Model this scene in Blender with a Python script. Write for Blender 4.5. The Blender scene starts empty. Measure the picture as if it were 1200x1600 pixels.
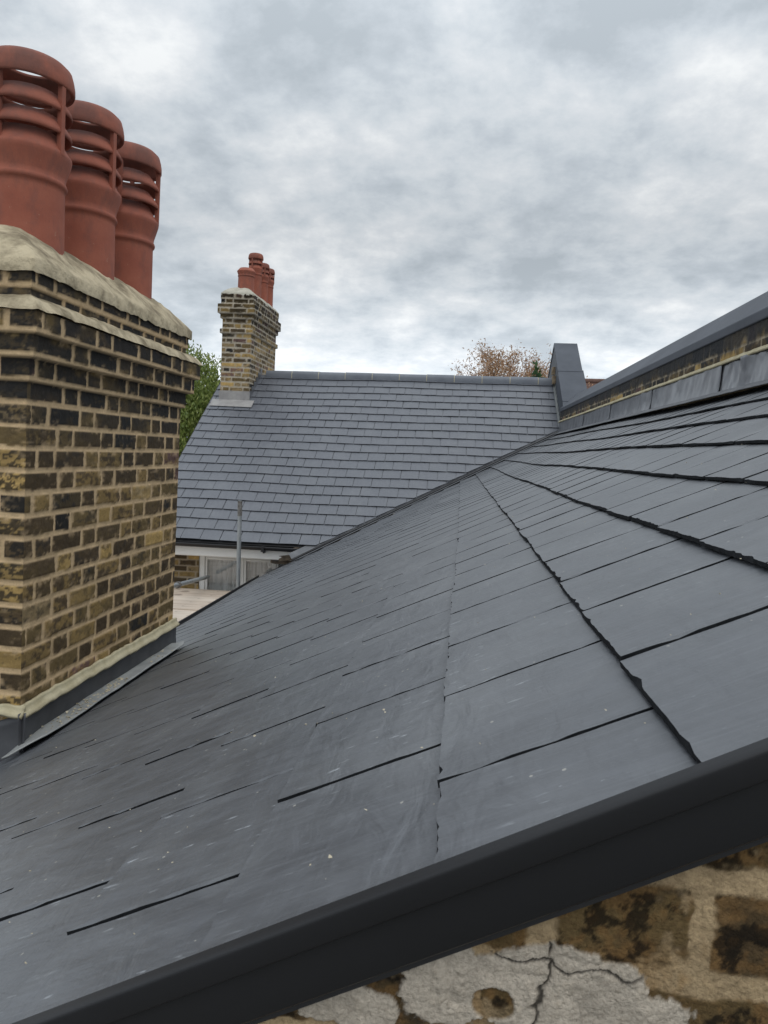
import bpy, bmesh, math, random
import numpy as np
from mathutils import Vector, Matrix
R = math.radians
sc = bpy.context.scene
COL = sc.collection

# ------------------------------------------------------------------ camera
# world: X = across (along the far ridge), Y = away from the viewer, Z = up; eye at the origin, ground 6 m below
cam = bpy.data.cameras.new('camera')
cam.sensor_fit = 'VERTICAL'; cam.sensor_height = 36.0; cam.lens = 36.0 * 1155 / 1600
cam.clip_start = 0.02; cam.clip_end = 3000
cam.dof.use_dof = True; cam.dof.focus_distance = 3.2; cam.dof.aperture_fstop = 30.0
co = bpy.data.objects.new('camera', cam); COL.objects.link(co)
right = Vector((0.9944576, 0.1030444, 0.0208784))
up = -Vector((0.0287561, -0.0755659, -0.9967261))
fwd = Vector((-0.1011293, 0.9918022, -0.0781102))
ROLL = .016
right, up = right * math.cos(ROLL) + up * math.sin(ROLL), up * math.cos(ROLL) - right * math.sin(ROLL)
co.matrix_world = Matrix((right, up, -fwd)).transposed().to_4x4()
sc.camera = co

# ------------------------------------------------------------------ view
sc.view_settings.view_transform = 'Standard'
sc.view_settings.look = 'None'
sc.view_settings.exposure = 0.0
sc.view_settings.gamma = 1.0

# ------------------------------------------------------------------ sky
SUN_EL, SUN_AZ = R(58), R(150)          # azimuth clockwise from +Y: behind the viewer
world = bpy.data.worlds.new('World'); sc.world = world; world.use_nodes = True
def build_sky():
    nt = world.node_tree; N = nt.nodes; L = nt.links; N.clear()
    def node(t, **k):
        n = N.new(t)
        for a, v in k.items(): setattr(n, a, v)
        return n
    def mth(op, a, b=None, c=None, clamp=False):
        n = node('ShaderNodeMath', operation=op, use_clamp=clamp)
        for i, v in enumerate((a, b, c)):
            if v is None: continue
            if isinstance(v, (int, float)): n.inputs[i].default_value = v
            else: L.new(v, n.inputs[i])
        return n.outputs[0]
    out = node('ShaderNodeOutputWorld'); bg = node('ShaderNodeBackground')
    bg.inputs['Strength'].default_value = 0.1
    sky = node('ShaderNodeTexSky', sky_type='NISHITA'); sky.sun_disc = False
    sky.sun_elevation = SUN_EL; sky.sun_rotation = SUN_AZ
    tc = node('ShaderNodeTexCoord'); sp = node('ShaderNodeSeparateXYZ')
    L.new(tc.outputs['Generated'], sp.inputs[0])
    x, y, z = sp.outputs
    zc = mth('MAXIMUM', z, 0.0)
    den = mth('ADD', zc, 0.30)
    cx = node('ShaderNodeCombineXYZ')
    L.new(mth('DIVIDE', x, den), cx.inputs[0]); L.new(mth('DIVIDE', y, den), cx.inputs[1])
    def noise(scale, detail, rough, off, dist=0.0):
        mp = node('ShaderNodeMapping'); mp.inputs['Location'].default_value = off
        L.new(cx.outputs[0], mp.inputs['Vector'])
        n = node('ShaderNodeTexNoise'); n.inputs['Scale'].default_value = scale
        n.inputs['Detail'].default_value = detail; n.inputs['Roughness'].default_value = rough
        n.inputs['Distortion'].default_value = dist
        L.new(mp.outputs[0], n.inputs['Vector']); return n.outputs['Fac']
    big = noise(1.3, 3, .5, (3.1, 0.9, 0))
    mid = noise(4.6, 10, .60, (4.2, 7.7, 3), .06)
    fine = noise(12, 6, .55, (0.3, 2.2, 9), .1)
    v = mth('ADD', mth('MULTIPLY', big, .38), mth('ADD', mth('MULTIPLY', mid, .60), mth('MULTIPLY', fine, .07)))
    ramp = node('ShaderNodeValToRGB'); cr = ramp.color_ramp
    stops = [(.435, (3.95, 4.40, 4.80)), (.495, (4.70, 5.15, 5.58)), (.535, (5.35, 5.78, 6.15)), (.58, (6.0, 6.32, 6.62)), (.655, (7.45, 7.65, 7.75))]
    while len(cr.elements) < len(stops): cr.elements.new(.5)
    for e, (p, c) in zip(cr.elements, stops): e.position = p; e.color = (*c, 1)
    L.new(v, ramp.inputs[0])
    # cloud deck brighter overhead (overcast law) and along the horizon where it thins
    hz = mth('POWER', mth('SUBTRACT', 1.0, mth('MINIMUM', mth('DIVIDE', zc, .29), 1.0)), 1.6)
    zen = mth('POWER', zc, 2.0)
    gain = mth('ADD', mth('ADD', .93, mth('MULTIPLY', hz, 1.45)), mth('MULTIPLY', zen, 1.7))
    gn = node('ShaderNodeVectorMath', operation='SCALE')
    L.new(ramp.outputs[0], gn.inputs[0]); L.new(gain, gn.inputs['Scale'])
    # thin gaps low over the horizon where clear sky shows
    gap = noise(1.6, 5, .5, (9.1, 3.3, 5))
    gm = mth('MULTIPLY', mth('MULTIPLY', mth('SUBTRACT', gap, .56), 5.0, clamp=True), mth('POWER', hz, 1.5), clamp=True)
    mix = node('ShaderNodeMix', data_type='RGBA'); mix.clamp_factor = True
    L.new(mth('ADD', mth('MULTIPLY', gm, .55), .03), mix.inputs['Factor'])
    L.new(gn.outputs[0], mix.inputs['A']); L.new(sky.outputs[0], mix.inputs['B'])
    L.new(mix.outputs['Result'], bg.inputs['Color']); L.new(bg.outputs[0], out.inputs[0])
build_sky()

sun = bpy.data.lights.new('sun', 'SUN'); sun.energy = 0.75; sun.angle = R(38); sun.color = (1, .93, .82)
so = bpy.data.objects.new('sun', sun); COL.objects.link(so)
sdir = Vector((math.sin(SUN_AZ) * math.cos(SUN_EL), math.cos(SUN_AZ) * math.cos(SUN_EL), math.sin(SUN_EL)))
so.rotation_euler = (-sdir).to_track_quat('-Z', 'Y').to_euler(); so.location = sdir * 40

# ------------------------------------------------------------------ numpy noise
def _h(ix, iy, iz, seed):
    s = (int(seed) * 2654435761 + 12345) & 0xffffffff
    n = (ix.astype(np.uint32) * np.uint32(374761393) + iy.astype(np.uint32) * np.uint32(668265263)
         + iz.astype(np.uint32) * np.uint32(2147483647) + np.uint32(s))
    n = (n ^ (n >> np.uint32(13))) * np.uint32(1274126177)
    n = (n ^ (n >> np.uint32(16))) * np.uint32(2246822519)
    n = n ^ (n >> np.uint32(15))
    return n.astype(np.float64) / 4294967295.0
def hsh(a, b, seed=0):
    a = np.asarray(a).astype(np.int64); b = np.asarray(b).astype(np.int64)
    return _h(a & 0xffffffff, b & 0xffffffff, (a * 0) & 0xffffffff, seed)
def vnoise(P, seed=0):
    P = np.asarray(P, float); f = np.floor(P); i = f.astype(np.int64); w = P - f; w = w * w * (3 - 2 * w)
    r = 0
    for dx in (0, 1):
        wx = w[:, 0] if dx else 1 - w[:, 0]
        for dy in (0, 1):
            wy = w[:, 1] if dy else 1 - w[:, 1]
            for dz in (0, 1):
                wz = w[:, 2] if dz else 1 - w[:, 2]
                r = r + wx * wy * wz * _h((i[:, 0] + dx) & 0xffffffff, (i[:, 1] + dy) & 0xffffffff, (i[:, 2] + dz) & 0xffffffff, seed)
    return r
def fbm(P, seed=0, oct=4, gain=.5):
    P = np.asarray(P, float); a = 1; t = 0; r = 0
    for o in range(oct):
        r = r + a * vnoise(P * 2 ** o + 17.3 * o, seed + o); t += a; a *= gain
    return r / t
def sstep(a, b, x):
    t = np.clip((x - a) / (b - a), 0, 1); return t * t * (3 - 2 * t)

# ------------------------------------------------------------------ mesh helpers
class MB:
    def __init__(s): s.v = []; s.f = []; s.sm = []
    def add(s, vs, fs, smooth=False):
        b = len(s.v); s.v += [tuple(map(float, v)) for v in vs]
        s.f += [tuple(i + b for i in f) for f in fs]; s.sm += [smooth] * len(fs)
    def box(s, x0, x1, y0, y1, z0, z1):
        s.add([(x0, y0, z0), (x1, y0, z0), (x1, y1, z0), (x0, y1, z0), (x0, y0, z1), (x1, y0, z1), (x1, y1, z1), (x0, y1, z1)],
              [(0, 3, 2, 1), (4, 5, 6, 7), (0, 1, 5, 4), (1, 2, 6, 5), (2, 3, 7, 6), (3, 0, 4, 7)])
    def prism(s, prof, a, b, caps=True, smooth=False):
        """prof: list of 3D offsets; swept from point a to point b (both added)."""
        n = len(prof); a = Vector(a); b = Vector(b)
        vs = [a + Vector(p) for p in prof] + [b + Vector(p) for p in prof]
        s.add(vs, [(i, (i + 1) % n, n + (i + 1) % n, n + i) for i in range(n)], smooth)
        if caps: s.add(vs, [tuple(range(n))[::-1], tuple(range(n, 2 * n))])
    def tube(s, pts, rad, seg=10, caps=True, smooth=True):
        pts = [Vector(p) for p in pts]; n = len(pts)
        rad = rad if isinstance(rad, (list, tuple)) else [rad] * n
        vs = []; ref = None
        for i, p in enumerate(pts):
            d = (pts[min(i + 1, n - 1)] - pts[max(i - 1, 0)]).normalized()
            if ref is None: ref = d.orthogonal().normalized()
            ref = (ref - d * ref.dot(d)).normalized(); q = d.cross(ref)
            for k in range(seg):
                a = 2 * math.pi * k / seg
                vs.append(p + (ref * math.cos(a) + q * math.sin(a)) * rad[i])
        fs = [(i * seg + k, i * seg + (k + 1) % seg, (i + 1) * seg + (k + 1) % seg, (i + 1) * seg + k) for i in range(n - 1) for k in range(seg)]
        s.add(vs, fs, smooth)
        if caps: s.add(vs, [tuple(range(seg))[::-1], tuple(range((n - 1) * seg, n * seg))])
    def lathe(s, prof, cx, cy, seg=40, a0=0, a1=2 * math.pi, closed=True):
        n = len(prof); cnt = seg if closed else seg + 1; vs = []
        for k in range(cnt):
            a = a0 + (a1 - a0) * k / seg
            for (r, z) in prof: vs.append((cx + r * math.cos(a), cy + r * math.sin(a), z))
        fs = []
        for k in range(seg):
            k2 = (k + 1) % cnt
            for i in range(n - 1):
                fs.append((k * n + i, k2 * n + i, k2 * n + i + 1, k * n + i + 1))
        s.add(vs, fs, True)
    def mesh(s, name, M):
        me = bpy.data.meshes.new(name); me.from_pydata(s.v, [], s.f); me.materials.append(M)
        me.polygons.foreach_set('use_smooth', s.sm); me.update(); return me
    def build(s, name, M, parent=None, label=None):
        return link(name, s.mesh(name, M), parent, label)
def link(name, me, parent=None, label=None, matrix=None):
    o = bpy.data.objects.new(name, me); COL.objects.link(o)
    if matrix is not None: o.matrix_world = matrix
    if parent: attach(o, parent)
    if label: o['label'] = label
    return o
def attach(o, p):
    # top-level things are unrotated empties, parts of parts sit at the identity: keep world placement
    def world_of(q):
        m = q.matrix_basis.copy()
        return m if q.parent is None else world_of(q.parent) @ q.matrix_parent_inverse @ m
    o.parent = p; o.matrix_parent_inverse = world_of(p).inverted()
def thing(name, label, cat, loc=(0, 0, 0), group=None):
    o = bpy.data.objects.new(name, None); COL.objects.link(o); o.location = loc; o.empty_display_size = .2
    return tag(o, label, cat, group)
def tag(o, label, cat, group=None, kind=None):
    o['label'] = label; o['category'] = cat
    if group: o['group'] = group
    if kind: o['kind'] = kind
    return o
def bevel(o, w, seg=2):
    m = o.modifiers.new('bevel', 'BEVEL'); m.width = w; m.segments = seg; m.limit_method = 'ANGLE'; m.angle_limit = R(35); return o

# ------------------------------------------------------------------ materials
def mat(name): 
    m = bpy.data.materials.new(name); m.use_nodes = True; nt = m.node_tree
    return m, nt, nt.nodes['Principled BSDF']
class NT:
    def __init__(s, nt): s.nt = nt; s.N = nt.nodes; s.L = nt.links
    def n(s, t, **k):
        x = s.N.new(t)
        for a, v in k.items(): setattr(x, a, v)
        return x
    def set(s, sock, v):
        if hasattr(v, 'is_output'): s.L.new(v, sock)
        else: sock.default_value = v
    def math(s, op, a, b=None, clamp=False):
        x = s.n('ShaderNodeMath', operation=op, use_clamp=clamp); s.set(x.inputs[0], a)
        if b is not None: s.set(x.inputs[1], b)
        return x.outputs[0]
    def coord(s, scale=(1, 1, 1), loc=(0, 0, 0), rot=(0, 0, 0)):
        tc = s.n('ShaderNodeTexCoord'); mp = s.n('ShaderNodeMapping')
        mp.inputs['Scale'].default_value = scale; mp.inputs['Location'].default_value = loc; mp.inputs['Rotation'].default_value = rot
        s.L.new(tc.outputs['Object'], mp.inputs['Vector']); return mp.outputs[0]
    def noise(s, vec, scale, detail=4, rough=.5, dist=0, w=None):
        x = s.n('ShaderNodeTexNoise'); x.noise_dimensions = '4D' if w is not None else '3D'
        s.L.new(vec, x.inputs['Vector'])
        if w is not None: s.set(x.inputs['W'], w)
        x.inputs['Scale'].default_value = scale; x.inputs['Detail'].default_value = detail
        x.inputs['Roughness'].default_value = rough; x.inputs['Distortion'].default_value = dist
        return x.outputs['Fac']
    def ramp(s, f, a, b, ca=(0, 0, 0, 1), cb=(1, 1, 1, 1)):
        x = s.n('ShaderNodeValToRGB'); e = x.color_ramp.elements
        e[0].position = a; e[1].position = b; e[0].color = ca; e[1].color = cb
        s.L.new(f, x.inputs[0]); return x.outputs[0]
    def mix(s, f, a, b, blend='MIX'):
        x = s.n('ShaderNodeMix', data_type='RGBA', blend_type=blend); s.set(x.inputs['Factor'], f)
        s.set(x.inputs['A'], a); s.set(x.inputs['B'], b); return x.outputs['Result']
    def bump(s, h, strength, dist, prev=None):
        x = s.n('ShaderNodeBump'); x.inputs['Strength'].default_value = strength; x.inputs['Distance'].default_value = dist
        s.L.new(h, x.inputs['Height'])
        if prev is not None: s.L.new(prev, x.inputs['Normal'])
        return x.outputs[0]

def slate_material(name, c0, c1, scuff=1.0, rough=.5, wear=1.0):
    m, nt, b = mat(name); k = NT(nt)
    at = k.n('ShaderNodeAttribute', attribute_name='Col'); sp = k.n('ShaderNodeSeparateColor'); k.L.new(at.outputs['Color'], sp.inputs[0])
    tone, rnd = sp.outputs[0], sp.outputs[1]
    w = k.math('MULTIPLY', rnd, 37.0)
    v = k.coord()
    base = k.mix(tone, c0, c1)
    # cleavage mottling drawn out up the slope, and broader cloudy patches within each slate
    vs = k.coord((3.0, 1.0, 1.0))
    mott = k.noise(vs, 9, 5, .6, .4, w)
    base = k.mix(k.math('MULTIPLY', k.ramp(mott, .38, .66), .62), base, k.mix(.5, base, (.15, .16, .18, 1)))
    st = k.noise(k.coord((95.0, 4.0, 1.0)), 2.0, 4, .65, .2, w)      # fine brushed streaks up the slope
    base = k.mix(k.math('MULTIPLY', k.ramp(st, .50, .78), .35), base, (.17, .18, .20, 1))
    dust = k.noise(v, 3.2, 5, .6, .3)
    base = k.mix(k.math('MULTIPLY', k.ramp(dust, .48, .75), .28 * wear), base, (.22, .23, .24, 1))
    # pale scratches up the slope, gathered in patches
    if scuff > 0:
        vz = k.coord((34.0, 7.5, 1.0)); sc1 = k.noise(vz, 3.4, 2, .5, .1)
        gate = k.ramp(k.noise(v, 3.1, 4, .6), .48, .62)
        s1 = k.math('MULTIPLY', k.ramp(sc1, .665, .72), gate)
        vz2 = k.coord((70.0, 22.0, 1.0), (3, 1, 0)); s2 = k.math('MULTIPLY', k.ramp(k.noise(vz2, 2.0, 3, .6), .70, .76), k.ramp(k.noise(v, 2.3, 3, .6), .48, .64))
        sm = k.noise(k.coord((11.0, 4.0, 1.0), (7, 2, 0)), 2.2, 5, .65, .3); s3 = k.math('MULTIPLY', k.ramp(sm, .67, .80), .55)
        al = k.math('MULTIPLY', k.math('MAXIMUM', k.math('MAXIMUM', s1, s2), s3), .72 * scuff)
        base = k.mix(al, base, (.40, .43, .46, 1))
        vo = k.n('ShaderNodeTexVoronoi'); k.L.new(k.coord(), vo.inputs['Vector']); vo.inputs['Scale'].default_value = 42
        spk = k.math('MULTIPLY', k.math('LESS_THAN', vo.outputs['Distance'], .085), k.math('GREATER_THAN', k.noise(v, 21, 1), .56))
        base = k.mix(k.math('MULTIPLY', spk, .55 * scuff), base, (.48, .46, .40, 1))
    k.L.new(base, b.inputs['Base Color'])
    rr = k.math('ADD', k.math('ADD', k.math('MULTIPLY', mott, .22), k.math('MULTIPLY', rnd, .24)), rough - .23)
    k.L.new(rr, b.inputs['Roughness']); b.inputs['Specular IOR Level'].default_value = .85
    h1 = k.noise(k.coord((2.2, 1.0, 1.0)), 26, 6, .6, .5, w)
    h2 = k.noise(k.coord((1.0, 2.6, 1.0), rot=(0, 0, .5)), 9, 3, .5, .8, w)
    n1 = k.bump(h2, .55, .007); n2 = k.bump(h1, .40, .0032, n1)
    k.L.new(n2, b.inputs['Normal'])
    return m
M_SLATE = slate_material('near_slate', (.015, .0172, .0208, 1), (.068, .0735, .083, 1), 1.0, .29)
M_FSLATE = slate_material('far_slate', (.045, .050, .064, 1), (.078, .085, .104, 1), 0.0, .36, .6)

def brick_material(name, bump=.5, scale=1.0, con=.36):
    m, nt, b = mat(name); k = NT(nt)
    at = k.n('ShaderNodeAttribute', attribute_name='Col'); v = k.coord()
    n1 = k.noise(v, 130 * scale, 5, .65); n2 = k.noise(v, 38 * scale, 4, .6)
    c = k.mix(k.math('MULTIPLY', k.ramp(n1, .3, .75), con), at.outputs['Color'], k.mix(1.0, at.outputs['Color'], (.48, .46, .44, 1), 'MULTIPLY'))
    c = k.mix(k.math('MULTIPLY', k.ramp(n2, .55, .8), .30), c, k.mix(1.0, c, (1.5, 1.45, 1.35, 1), 'MULTIPLY'))
    k.L.new(c, b.inputs['Base Color']); b.inputs['Roughness'].default_value = .9; b.inputs['Specular IOR Level'].default_value = .25
    k.L.new(k.bump(n2, bump * .8, .006, k.bump(n1, bump, .003)), b.inputs['Normal']); return m
M_BRICK = brick_material('stock_brick', .7)
M_BRICKFAR = brick_material('stock_brick_distant', .4, .5)
M_WALLBRICK = brick_material('gable_brick', 1.0, 2.2, .8)

def simple(name, c0, c1, scale=8, rough=.6, metal=0., bump=0., bscale=None, spec=.5, stretch=(1, 1, 1), detail=5, lo=.35, hi=.68, bdist=.004):
    m, nt, b = mat(name); k = NT(nt); v = k.coord(stretch)
    f = k.noise(v, scale, detail, .6)
    k.L.new(k.mix(k.ramp(f, lo, hi), (*c0, 1), (*c1, 1)), b.inputs['Base Color'])
    b.inputs['Roughness'].default_value = rough; b.inputs['Metallic'].default_value = metal; b.inputs['Specular IOR Level'].default_value = spec
    if bump: k.L.new(k.bump(k.noise(v, bscale or scale * 4, 5, .6), bump, bdist), b.inputs['Normal'])
    return m
M_EDGE = simple('slate_edge_shaded', (.010, .011, .013), (.020, .022, .025), 60, .9, 0, .5, 300, .15, bdist=.001)  # rough slate edges, coloured near black to stand in for shade in the joints
M_TRIM = simple('anthracite_trim', (.011, .0115, .0135), (.014, .0145, .017), 3, .5, 0, .06, 300, .32, bdist=.001)
M_CEMENT = simple('cement', (.20, .165, .11), (.52, .445, .31), 9, .92, 0, 1.0, 30, .2, lo=.36, hi=.60, bdist=.012)
M_CEMENTFAR = simple('cement_weathered', (.40, .38, .32), (.52, .50, .43), 7, .92, 0, .4, 30, .2)
M_FILLET = simple('pointing_mortar', (.42, .37, .24), (.56, .51, .36), 14, .92, 0, .7, 60, .2)
M_LEAD = simple('lead_sheet', (.16, .165, .18), (.25, .26, .28), 5, .36, .6, .12, 18, .5)
M_LEADDARK = simple('lead_upstand', (.055, .057, .064), (.095, .098, .108), 5, .45, .3, .12, 18, .5)
M_LEADPALE = simple('lead_weathered', (.25, .26, .26), (.37, .38, .37), 9, .6, .2, .2, 30, .4)
M_LEADFAR = simple('lead_apron', (.26, .25, .25), (.35, .34, .33), 9, .6, .15, .1, 20, .4)
M_VALLEY = simple('valley_lead', (.10, .105, .115), (.16, .165, .175), 6, .6, .1, .1, 20, .4)
M_BLACK = simple('black_plastic', (.012, .012, .014), (.017, .017, .019), 4, .35, 0, 0, None, .5)
M_WHITE = simple('white_paint', (.80, .79, .76), (.86, .85, .82), 6, .45, 0, 0, None, .5)
M_DARK = simple('dark_board', (.02, .02, .022), (.03, .03, .032), 6, .8)
def timber():
    m, nt, b = mat('scaffold_timber'); k = NT(nt); v = k.coord((.25, 5, 5)); oi = k.n('ShaderNodeObjectInfo')
    g = k.noise(v, 5, 6, .6, 0, k.math('MULTIPLY', oi.outputs['Random'], 20.0)); c = k.mix(k.ramp(g, .3, .7), (.48, .40, .32, 1), (.74, .66, .57, 1))
    c = k.mix(k.math('MULTIPLY', oi.outputs['Random'], .55), c, (.40, .31, .24, 1)); c = k.mix(k.math('MULTIPLY', k.ramp(k.noise(k.coord(), 6, 4), .58, .66), .6), c, (.16, .12, .095, 1))
    k.L.new(c, b.inputs['Base Color']); b.inputs['Roughness'].default_value = .85; k.L.new(k.bump(g, .3, .004), b.inputs['Normal']); return m
M_WOOD = timber()
M_STEEL = simple('galvanised_steel', (.26, .28, .29), (.42, .44, .45), 22, .5, .6, .1, 60, .5, (1, 1, .3))
M_RUST = simple('worn_coupler', (.12, .11, .10), (.26, .25, .24), 30, .7, .4, .2, 60)
M_COPING = simple('coping_membrane', (.056, .064, .080), (.080, .090, .110), 2.2, .62, 0, .12, 14, .35)
M_RIDGE = simple('ridge_tile', (.115, .128, .155), (.150, .165, .190), 5, .6, 0, .1, 40)
M_RENDERWALL = simple('old_stock_wall', (.20, .15, .10), (.32, .25, .17), 11, .9, 0, .4, 40, .2)
M_SOOTBRICK = simple('sooty_brick', (.06, .052, .045), (.22, .17, .12), 9, .9, 0, .5, 40, .2)
M_GROUND = simple('yard_paving', (.16, .155, .14), (.26, .25, .23), .7, .95, 0, .2, 6, .2)
M_CURTAIN = simple('net_curtain', (.58, .60, .60), (.80, .81, .80), 26, .9, 0, 0, None, .1, (1, .2, .05))
M_BARK = simple('bark', (.10, .075, .055), (.19, .145, .11), 12, .9, 0, .4, 30, .2)
M_TWIG = simple('bare_twig', (.15, .105, .085), (.24, .17, .135), 12, .9, 0, 0, None, .2)
M_REDTILE = simple('red_clay_tile', (.105, .062, .05), (.16, .095, .078), 6, .85, 0, .2, 30, .2)
M_CRUMB = simple('mortar_crumb', (.38, .33, .23), (.58, .53, .42), 60, .95, 0, .3, 200, .2)

def terracotta():
    m, nt, b = mat('terracotta'); k = NT(nt); v = k.coord()
    f = k.noise(v, 5, 6, .65); c = k.mix(k.ramp(f, .3, .7), (.262, .078, .050, 1), (.375, .128, .082, 1))
    d = k.noise(k.coord((1, 1, .45), (3, 3, 1)), 11, 6, .7); c = k.mix(k.math('MULTIPLY', k.ramp(d, .46, .66), .62), c, (.16, .075, .062, 1))
    l = k.noise(v, 46, 3, .6); c = k.mix(k.math('MULTIPLY', k.ramp(l, .70, .76), .5), c, (.40, .30, .22, 1))
    s = k.noise(v, 160, 3, .6); c = k.mix(k.math('MULTIPLY', k.ramp(s, .60, .75), .35), c, (.10, .06, .05, 1))
    tc = k.n('ShaderNodeTexCoord'); sz = k.n('ShaderNodeSeparateXYZ'); k.L.new(tc.outputs['Object'], sz.inputs[0])
    hd = k.math('MULTIPLY', k.math('SUBTRACT', sz.outputs[2], .40), 2.6, clamp=True)      # soot and weathering on the louvred head
    st = k.noise(k.coord((1, 1, .6), (5, 1, 2)), 8, 5, .65); c = k.mix(k.math('MULTIPLY', k.math('MULTIPLY', hd, k.ramp(st, .30, .62)), .62), c, (.105, .062, .055, 1))
    k.L.new(c, b.inputs['Base Color']); b.inputs['Roughness'].default_value = .78; b.inputs['Specular IOR Level'].default_value = .3
    k.L.new(k.bump(s, .25, .002, k.bump(f, .3, .006)), b.inputs['Normal']); return m
M_POT = terracotta()

def leaf_material(name, hues):
    m, nt, b = mat(name); k = NT(nt); v = k.coord()
    at = k.n('ShaderNodeAttribute', attribute_name='Col'); sp = k.n('ShaderNodeSeparateColor'); k.L.new(at.outputs['Color'], sp.inputs[0])
    rp = k.n('ShaderNodeValToRGB'); e = rp.color_ramp.elements
    while len(e) < len(hues): e.new(.5)
    for i, h in enumerate(hues): e[i].position = i / (len(hues) - 1); e[i].color = (*h, 1)
    k.L.new(sp.outputs[0], rp.inputs[0]); k.L.new(rp.outputs[0], b.inputs['Base Color']); b.inputs['Roughness'].default_value = .6
    tr = k.n('ShaderNodeBsdfTranslucent'); k.L.new(rp.outputs[0], tr.inputs[0])
    mx = k.n('ShaderNodeMixShader'); mx.inputs[0].default_value = .35
    k.L.new(b.outputs[0], mx.inputs[1]); k.L.new(tr.outputs[0], mx.inputs[2])
    k.L.new(mx.outputs[0], nt.nodes['Material Output'].inputs[0]); return m
M_GREEN = leaf_material('green_foliage', [(.07, .115, .025), (.18, .235, .05), (.33, .37, .11)])
M_PINE = leaf_material('pine_foliage', [(.03, .07, .03), (.06, .12, .05), (.09, .16, .07)])
M_RUSSET = leaf_material('autumn_leaves', [(.26, .14, .08), (.42, .25, .14), (.52, .38, .25)])

def glass():
    m, nt, b = mat('window_glass'); k = NT(nt)
    t = k.n('ShaderNodeBsdfTransparent'); g = k.n('ShaderNodeBsdfGlossy'); g.inputs['Roughness'].default_value = .03
    f = k.n('ShaderNodeFresnel'); f.inputs[0].default_value = 1.5
    mx = k.n('ShaderNodeMixShader'); k.L.new(k.math('ADD', k.math('MULTIPLY', f.outputs[0], 1.4), .04), mx.inputs[0])
    k.L.new(t.outputs[0], mx.inputs[1]); k.L.new(g.outputs[0], mx.inputs[2]); k.L.new(mx.outputs[0], nt.nodes['Material Output'].inputs[0]); return m
M_GLASS = glass()

# ------------------------------------------------------------------ brickwork as relief
MORTAR = np.array((.64, .47, .28))
def stock_colour(r1, r2, P, z, mode):
    """albedo of London stock bricks; r1, r2 random per brick, P points, mode picks the weathering."""
    n = len(r1); c = np.zeros((n, 3))
    soot = np.array((.026, .024, .022)); dark = np.array((.078, .055, .031)); olive = np.array((.150, .106, .048))
    yel = np.array((.36, .245, .095)); purp = np.array((.125, .075, .065)); tan = np.array((.25, .185, .10))
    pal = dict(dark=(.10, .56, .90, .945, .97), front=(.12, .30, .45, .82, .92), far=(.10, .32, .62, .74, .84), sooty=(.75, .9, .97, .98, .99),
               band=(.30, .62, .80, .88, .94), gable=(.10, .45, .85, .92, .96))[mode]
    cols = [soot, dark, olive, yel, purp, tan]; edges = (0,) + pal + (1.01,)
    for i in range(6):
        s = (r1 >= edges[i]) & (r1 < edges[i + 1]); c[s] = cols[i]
    c *= (.95 + .62 * r2)[:, None]
    a = fbm(P * np.array((28, 28, 46)), 5, 4, .6)
    wear = sstep(.50, .62, a + (r2 - .5) * .25)[:, None]           # faces flaked back to yellow or sooted over
    tgt = np.where((r2 > .62)[:, None], yel * 1.05, soot * 1.3); tgt = np.where((r1 < .25)[:, None], olive * .8, tgt)
    c = c * (1 - .6 * wear) + tgt * .6 * wear
    g = fbm(P * 9.0, 11, 3); c *= (.72 + .56 * g)[:, None]
    if mode == 'front':                                               # soot veins over flaked yellow faces
        v = sstep(.47, .53, fbm(P * np.array((60, 60, 95)), 15, 4, .6)) * sstep(.30, .55, r2); c = c * (1 - .85 * v)[:, None] + soot * (.85 * v)[:, None]
    return c
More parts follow.
